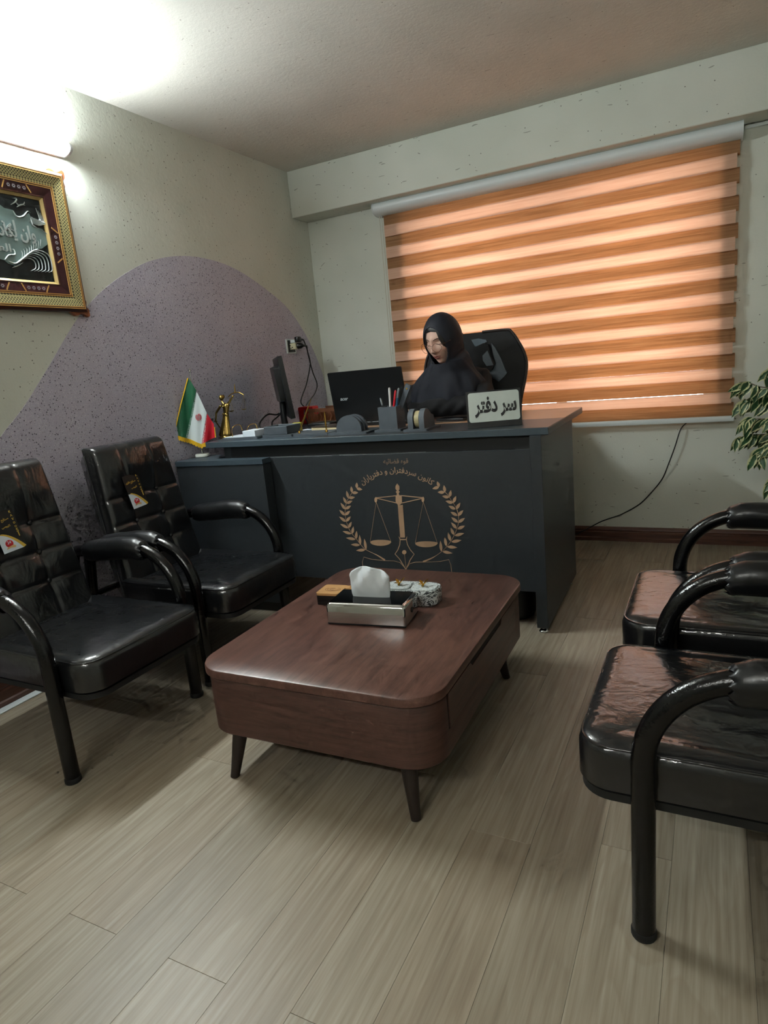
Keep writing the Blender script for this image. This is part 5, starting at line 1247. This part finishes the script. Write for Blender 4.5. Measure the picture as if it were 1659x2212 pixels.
b = B(); b.tube([(0, -0.14, 0.10), (0, -0.14, 0.415)], 0.028, 14); b.build('gas_column', M['blackp'], oc, 50)
b = B(); b.box((-0.03, -0.16, 0.385), (0.03, 0.09, 0.412)); b.box((-0.03, 0.085, 0.385), (0.03, 0.10, 0.62)); b.build('back_bracket', M['blackp'], oc, 0)
for k in range(5):
    a = 2*math.pi*k/5+0.3; c_, s_ = math.cos(a), math.sin(a)
    b = B(); b.tube([(0.02*c_, -0.14+0.02*s_, 0.11), (0.15*c_, -0.14+0.15*s_, 0.095), (0.235*c_, -0.14+0.235*s_, 0.070)], [0.024, 0.020, 0.014], 10); leg = b.build('base_arm', M['blackp'], oc, 50)
    b = B(); px_, py_ = 0.235*c_, -0.14+0.235*s_; b.tube([(px_-0.016*s_, py_+0.016*c_, 0.026), (px_+0.016*s_, py_-0.016*c_, 0.026)], 0.026, 16); b.build('caster', M['blackp'], leg, 40)

# ------------------------------------------------------------------ ficus at the right edge
def leaf_mat():
    s = Nt('variegated_leaf'); tc = s.n('ShaderNodeTexCoord'); sep = s.n('ShaderNodeSeparateXYZ'); s.l(tc.outputs['Object'], sep.inputs[0])
    oi = s.n('ShaderNodeObjectInfo')
    # |y| / half width along the leaf, wobbling: green heart, cream margin
    wid = s.math('MULTIPLY', s.math('SINE', s.math('MULTIPLY', s.math('POWER', s.math('DIVIDE', sep.outputs[0], 0.052, True), 0.8), math.pi)), 0.0115)
    rel = s.math('DIVIDE', s.math('ABSOLUTE', sep.outputs[1]), s.math('MAXIMUM', wid, 0.0005))
    off = s.n('ShaderNodeVectorMath', operation='ADD'); cb = s.n('ShaderNodeCombineXYZ'); s.l(s.math('MULTIPLY', oi.outputs['Random'], 9.0), cb.inputs[0]); s.l(tc.outputs['Object'], off.inputs[0]); s.l(cb.outputs[0], off.inputs[1])
    nz = s.noise(off.outputs[0], 60, 2); v = s.math('ADD', rel, s.math('MULTIPLY', s.math('SUBTRACT', nz.outputs[0], 0.5), 1.1))
    s.base(s.ramp(v, [(0.52, lin(36, 74, 38)), (0.60, lin(104, 132, 84)), (0.68, lin(206, 206, 158))])); s.set(Roughness=0.4); return s.m
M['leaf'] = leaf_mat(); M['bark'] = simple('grey_brown_bark', (104, 92, 74), 0.8, vary=0.3); M['pot'] = simple('terracotta_brown_pot', (92, 66, 52), 0.5); M['soil'] = simple('potting_soil', (40, 32, 26), 0.95, bump=(90, 0.6, 0.01))
PX, PY = 0.45, 3.34
ficus = thing('potted_ficus', 'variegated ficus with drooping cream-edged leaves standing in the right corner', 'potted plant', (PX, PY, 0))
b = B(); b.lathe([(0.10, 0.0), (0.105, 0.004), (0.13, 0.22), (0.138, 0.225), (0.138, 0.245), (0.125, 0.245), (0.122, 0.215), (0.01, 0.212)], 28); b.build('pot', M['pot'], ficus, 40)
b = B(); b.lathe([(0.121, 0.216), (0.06, 0.224), (0.004, 0.226)], 20); b.build('soil', M['soil'], ficus, 40)
b = B(); b.tube(spline([(0, 0, 0.215), (0.01, 0.0, 0.40), (-0.01, 0.01, 0.62), (0.0, 0.0, 0.88)], 6), np.linspace(0.013, 0.006, 19), 10); b.build('trunk', M['bark'], ficus, 60)
n = 9; up = []; 
Lr = [[(0.052*i/n, (0.0115*math.sin(math.pi*(i/n)**0.8))*w, -0.010*(i/n)**2+0.0035*abs(w)) for w in (-1, -0.5, 0, 0.5, 1)] for i in range(n+1)]
b = B(); b.grid(Lr); leaf_me = b.mesh('leaf', M['leaf'], 80)
random.seed(11)
def leaf_at(p, dirv, sc_, par):
    d = Vector(dirv).normalized(); o = obj('leaf', leaf_me, par); zax = Vector((random.uniform(-.4, .3), random.uniform(-1.2, -0.7), random.uniform(0.0, 0.7)))
    y = zax.cross(d)
    if y.length < 1e-3: y = Vector((0, 1, 0))
    y.normalize(); z = d.cross(y)
    o.matrix_local = Matrix(((d.x, y.x, z.x, p[0]), (d.y, y.y, z.y, p[1]), (d.z, y.z, z.z, p[2]), (0, 0, 0, 1))) @ Matrix.Scale(sc_, 4)
def PPX(px, py, dy): q = ony(px, py, PY+dy); return (q[0]-PX, q[1]-PY, q[2])
branches = [[(0, 0, 0.84), PPX(1690, 835, -0.05), PPX(1645, 836, -0.03), PPX(1615, 826, -0.02), PPX(1597, 826, 0.0)],
            [(0, 0, 0.70), PPX(1690, 870, 0.0), PPX(1650, 868, 0.03), PPX(1620, 862, 0.04), PPX(1600, 870, 0.05)],
            [(0, 0, 0.66), PPX(1690, 905, -0.03), PPX(1655, 905, -0.05), PPX(1625, 905, -0.05), PPX(1608, 912, -0.05)],
            [(0, 0, 0.58), PPX(1690, 935, 0.0), PPX(1655, 938, 0.0), PPX(1620, 940, 0.0), PPX(1592, 946, 0.0)],
            [(0, 0, 0.54), PPX(1700, 960, -0.06), PPX(1660, 965, -0.05), PPX(1640, 975, -0.05), PPX(1636, 985, -0.05)],
            [(0, 0, 0.46), PPX(1700, 1020, 0.02), PPX(1670, 1030, 0.02), PPX(1658, 1045, 0.02)]]
for k in range(9):
    a = k*0.7-1.2; h = 0.55+0.05*k; L = 0.24
    branches.append([(0, 0, h), (0.10*math.cos(a), 0.10*math.sin(a), h+0.07), (L*0.8*math.cos(a), min(0.22, L*0.8*math.sin(a)), h+0.08), (L*math.cos(a), min(0.24, L*math.sin(a)), h+0.03)])
for bi, br in enumerate(branches):
    sp = spline(br, 8); b = B(); b.tube(sp, np.linspace(0.0042, 0.0011, len(sp)), 6); bo = b.build('branch', M['bark'], ficus, 60)
    nl = 19 if bi < 5 else (10 if bi == 5 else 12)
    for q in range(nl):
        i = int(len(sp)*(0.30+0.69*q/nl)); i = min(i, len(sp)-1); p = np.array(sp[i])+np.array([random.uniform(-.012, .012), random.uniform(-.02, .012), random.uniform(-.012, .008)])
        tdir = np.array(sp[min(i+1, len(sp)-1)])-np.array(sp[max(i-1, 0)]); tdir /= np.linalg.norm(tdir)+1e-9
        dv = tdir*0.45+np.array([random.uniform(-.5, .35), random.uniform(-.6, .4), random.uniform(-1.1, -0.25)])
        leaf_at(p, dv, random.uniform(1.15, 1.6), bo)

# ------------------------------------------------------------------ framed picture
def khatam():
    s = Nt('khatam_inlay'); v = s.coord('Object'); vo = s.voro(v, 88, 'F1', 0.0); f = s.ramp(vo.outputs['Distance'], [(0.10, lin(30, 26, 18)), (0.24, lin(34, 30, 22)), (0.30, lin(176, 168, 120)), (0.46, lin(160, 150, 104)), (0.58, lin(46, 40, 26))])
    s.base(f); s.set(Roughness=0.35); return s.m
M['khatam'] = khatam(); M['maroon'] = simple('maroon_lacquer', (54, 22, 26), 0.3, vary=0.4); M['rosewood'] = wood('rosewood_edge', [(0.3, (46, 22, 18)), (0.7, (74, 36, 28))], scale=(6, 1, 6), rough=0.35)
M['goldline'] = simple('gold_line', (206, 164, 98), 0.35, 0.4); M['goldbev'] = simple('gold_bevel', (206, 180, 120), 0.35, 0.4); M['velvet'] = simple('black_velvet', (10, 22, 26), 0.5); M['orangewood'] = wood('orange_wood', [(0.3, (120, 62, 34)), (0.7, (156, 88, 50))], scale=(3, 3, 3), rough=0.4)
M['silver'] = simple('silver_relief', (196, 206, 206), 0.3, 0.5); M['silverp'] = simple('silver_sheet', (122, 146, 146), 0.45, 0.25, vary=0.15)
pic = thing('framed_picture', 'inlaid wooden frame with silver calligraphy plaque on black ground', 'picture', (XL, 1.546, 1.376))
PYC = 1.546
Y0, Y1, Z0, Z1 = -0.328, 0.328, 0.0, 0.505     # local outer rectangle
def PFN(u, v, d): return (0.004+d, u, v)
def frame_ring(name, i0, i1, d0, d1, mat, par):
    """mitred ring between insets i0 and i1, front depth d0 (outer) to d1 (inner)"""
    o_ = [(Y0+i0, Z0+i0), (Y1-i0, Z0+i0), (Y1-i0, Z1-i0), (Y0+i0, Z1-i0)]; n_ = [(Y0+i1, Z0+i1), (Y1-i1, Z0+i1), (Y1-i1, Z1-i1), (Y0+i1, Z1-i1)]
    vs = [PFN(*p, 0.0) for p in o_]+[PFN(*p, d0) for p in o_]+[PFN(*p, d1) for p in n_]+[PFN(*p, 0.0) for p in n_]; fs = []
    for k in range(4):
        j = (k+1) % 4
        for q in range(3): fs.append([q*4+k, q*4+j, (q+1)*4+j, (q+1)*4+k])
        fs.append([12+k, 12+j, j, k])
    b = B(); b.raw(vs, fs); return b.build(name, mat, par, 0)
fr_ = frame_ring('outer_moulding', 0.0, 0.010, 0.026, 0.032, M['rosewood'], pic)
frame_ring('gold_line', 0.010, 0.013, 0.033, 0.033, M['goldline'], pic); frame_ring('dark_line', 0.013, 0.016, 0.032, 0.032, M['rosewood'], pic); frame_ring('gold_line', 0.016, 0.019, 0.033, 0.033, M['goldline'], pic)
frame_ring('khatam_band', 0.019, 0.055, 0.032, 0.026, M['khatam'], pic)
frame_ring('gold_line', 0.055, 0.058, 0.027, 0.027, M['goldline'], pic); frame_ring('dark_line', 0.058, 0.061, 0.025, 0.025, M['rosewood'], pic); frame_ring('gold_line', 0.061, 0.064, 0.026, 0.026, M['goldline'], pic)
mb_ = frame_ring('maroon_band', 0.064, 0.094, 0.024, 0.020, M['maroon'], pic)
frame_ring('dark_line', 0.094, 0.0985, 0.021, 0.021, M['rosewood'], pic); frame_ring('gold_bevel', 0.0985, 0.108, 0.016, 0.008, M['goldbev'], pic)
b = B(); b.prism([(Y0+0.11, Z0+0.11), (Y1-0.11, Z0+0.11), (Y1-0.11, Z1-0.11), (Y0+0.11, Z1-0.11)], PFN, 0.0, 0.006); ground = b.build('black_ground', M['velvet'], pic, 0)
# small flowers and slanting gold bars in the maroon band
M['flower'] = simple('grey_flower_inlay', (140, 138, 146), 0.4)
def flower(u, v):
    b = B()
    for k in range(6):
        a = k*math.pi/3; c = (u+0.0045*math.cos(a), v+0.0045*math.sin(a)); b.prism([(c[0]+0.0023*math.cos(q*1.05), c[1]+0.0023*math.sin(q*1.05)) for q in range(6)], PFN, 0.0222, 0.0236)
    o = b.build('flower_inlay', M['flower'], mb_, 0); o['kind'] = 'stuff'
for vv in (Z0+0.079, Z1-0.079):
    for cu in (-0.035, 0.125):
        for k in range(4): flower(cu+(k-1.5)*0.020, vv)
for uu in (Y0+0.079, Y1-0.079):
    for k in range(4): flower(uu, (Z0+Z1)/2-0.012+(k-1.5)*0.020)
def bar(u, v, a):
    b = B(); d = np.array([math.cos(a), math.sin(a)])*0.015; n_ = np.array([-d[1], d[0]])/0.015*0.0022; c = np.array([u, v])
    b.prism([tuple(c-d-n_), tuple(c+d-n_), tuple(c+d+n_), tuple(c-d+n_)], PFN, 0.0225, 0.0240); b.build('gold_bar', M['goldline'], mb_, 0)
for vv, sg in ((Z0+0.079, 1), (Z1-0.079, -1)):
    bar(0.075, vv, math.radians(115*sg)); bar(0.172, vv, math.radians(60*sg)); bar(-0.085, vv, math.radians(60*sg)); bar(0.015, vv, math.radians(60*sg))
for uu, sg in ((Y1-0.079, 1), (Y0+0.079, -1)):
    bar(uu, (Z0+Z1)/2+0.042, math.radians(-35*sg)); bar(uu, (Z0+Z1)/2-0.066, math.radians(35*sg))
# scrolled corner pieces
for su in (-1, 1):
    for sv in (-1, 1):
        cu = Y1 if su > 0 else Y0; cv = Z1 if sv > 0 else Z0
        sc_p = [(0.0, 0.0), (0.0, -0.085), (0.004, -0.080), (0.003, -0.055), (0.010, -0.040), (0.006, -0.022), (0.016, -0.008), (0.016, 0.012), (0.008, 0.018), (-0.010, 0.008), (-0.025, 0.006), (-0.036, 0.012), (-0.048, 0.014), (-0.062, 0.006), (-0.070, 0.0)]
        b = B(); b.prism([(cu+su*p, cv+sv*q) for p, q in sc_p], PFN, 0.002, 0.018); b.build('corner_scroll', M['orangewood'], pic, 20)
# silver plaque: right half traced, mirrored
def pz(zx, zy): q = onx(zx*0.1627, 330+zy*0.1627, XL+0.012); return (q[1]-PYC, q[2]-1.376)
half = [pz(*p) for p in ((0, 690), (60, 735), (170, 760), (210, 840), (330, 830), (385, 800), (420, 880), (450, 985), (560, 1010), (620, 1080), (665, 1150), (640, 1210), (560, 1270), (440, 1290), (330, 1380), (200, 1500), (110, 1470), (60, 1425), (0, 1410))]
u0 = min(p[0] for p in half); mir = lambda p: (2*0.0-p[0], p[1])
half = [p for p in half if p[0] > 0.0] 
poly = half+[mir(p) for p in half[::-1]]
b = B(); b.prism(poly, PFN, 0.006, 0.008); plq = b.build('silver_plaque', M['silverp'], ground, 0)
def feather(pts, r):
    for m in (False, True):
        q = [pz(*p) for p in pts]; q = [mir(p) if m else p for p in q]
        b = B(); sp = spline([PFN(*p, 0.0095) for p in q], 6); b.tube(sp, np.array([max(0.0007, r*math.sin(math.pi*(0.12+0.88*i/len(sp)))) for i in range(len(sp))]), 6, flat=0.7); b.build('feather', M['silver'], ground, 60)
for k in range(7):
    feather([(400-3*k, 850+10*k), (450+10*k, 880+14*k), (520+20*k*0.9, 900-10+8*k), (470+28*k, 735+32*k if k < 6 else 950)], 0.0026)
for k in range(6):
    feather([(300+12*k, 1420-12*k), (370+20*k, 1400-22*k), (450+38*k, 1440-22*k+6*k), (470+44*k, 1540+4*k-10), (405+48*k, 1570+4*k)], 0.0026)
for k in range(9):
    feather([(290+30*k, 1400-20*k), (295+30*k, 1340-22*k), (275+31*k, 1295-18*k)], 0.0022)
feather([(60, 1420), (110, 1360), (190, 1350), (180, 1290), (150, 1280)], 0.0045); feather([(110, 1440), (200, 1470), (290, 1410), (400, 1320), (500, 1270)], 0.0055); feather([(150, 1530), (230, 1500), (300, 1460)], 0.003)
feather([(170, 770), (220, 850), (300, 840), (360, 780), (400, 800)], 0.0045); feather([(400, 870), (430, 960), (490, 1000)], 0.004); feather([(140, 690), (200, 650), (210, 610), (160, 605)], 0.004); feather([(220, 720), (280, 690), (330, 700)], 0.004); feather([(200, 650), (250, 700), (310, 680), (320, 650)], 0.0035)
feather([(520, 1010), (610, 1070), (660, 1150), (700, 1155)], 0.0022)
ty = (pz(0, 1060)[1]+pz(480, 1110)[1])/2
text_obj('calligraphy', fa('وان یکاد الذین کفروا'), lambda u, v, d: PFN(u, v+ty+0.004, 0.008+d), 0.345, 0.004, M['silver'], plq, 0.02, height=0.062)
text_obj('calligraphy', fa('لیزلقونک'), lambda u, v, d: PFN(u, v+ty+0.022, 0.008+d), 0.20, 0.003, M['silver'], plq, 0.015, height=0.050)
text_obj('calligraphy', fa('العالین'), lambda u, v, d: PFN(u, v+ty-0.055, 0.008+d), 0.130, 0.003, M['silver'], plq, 0.015, height=0.036)
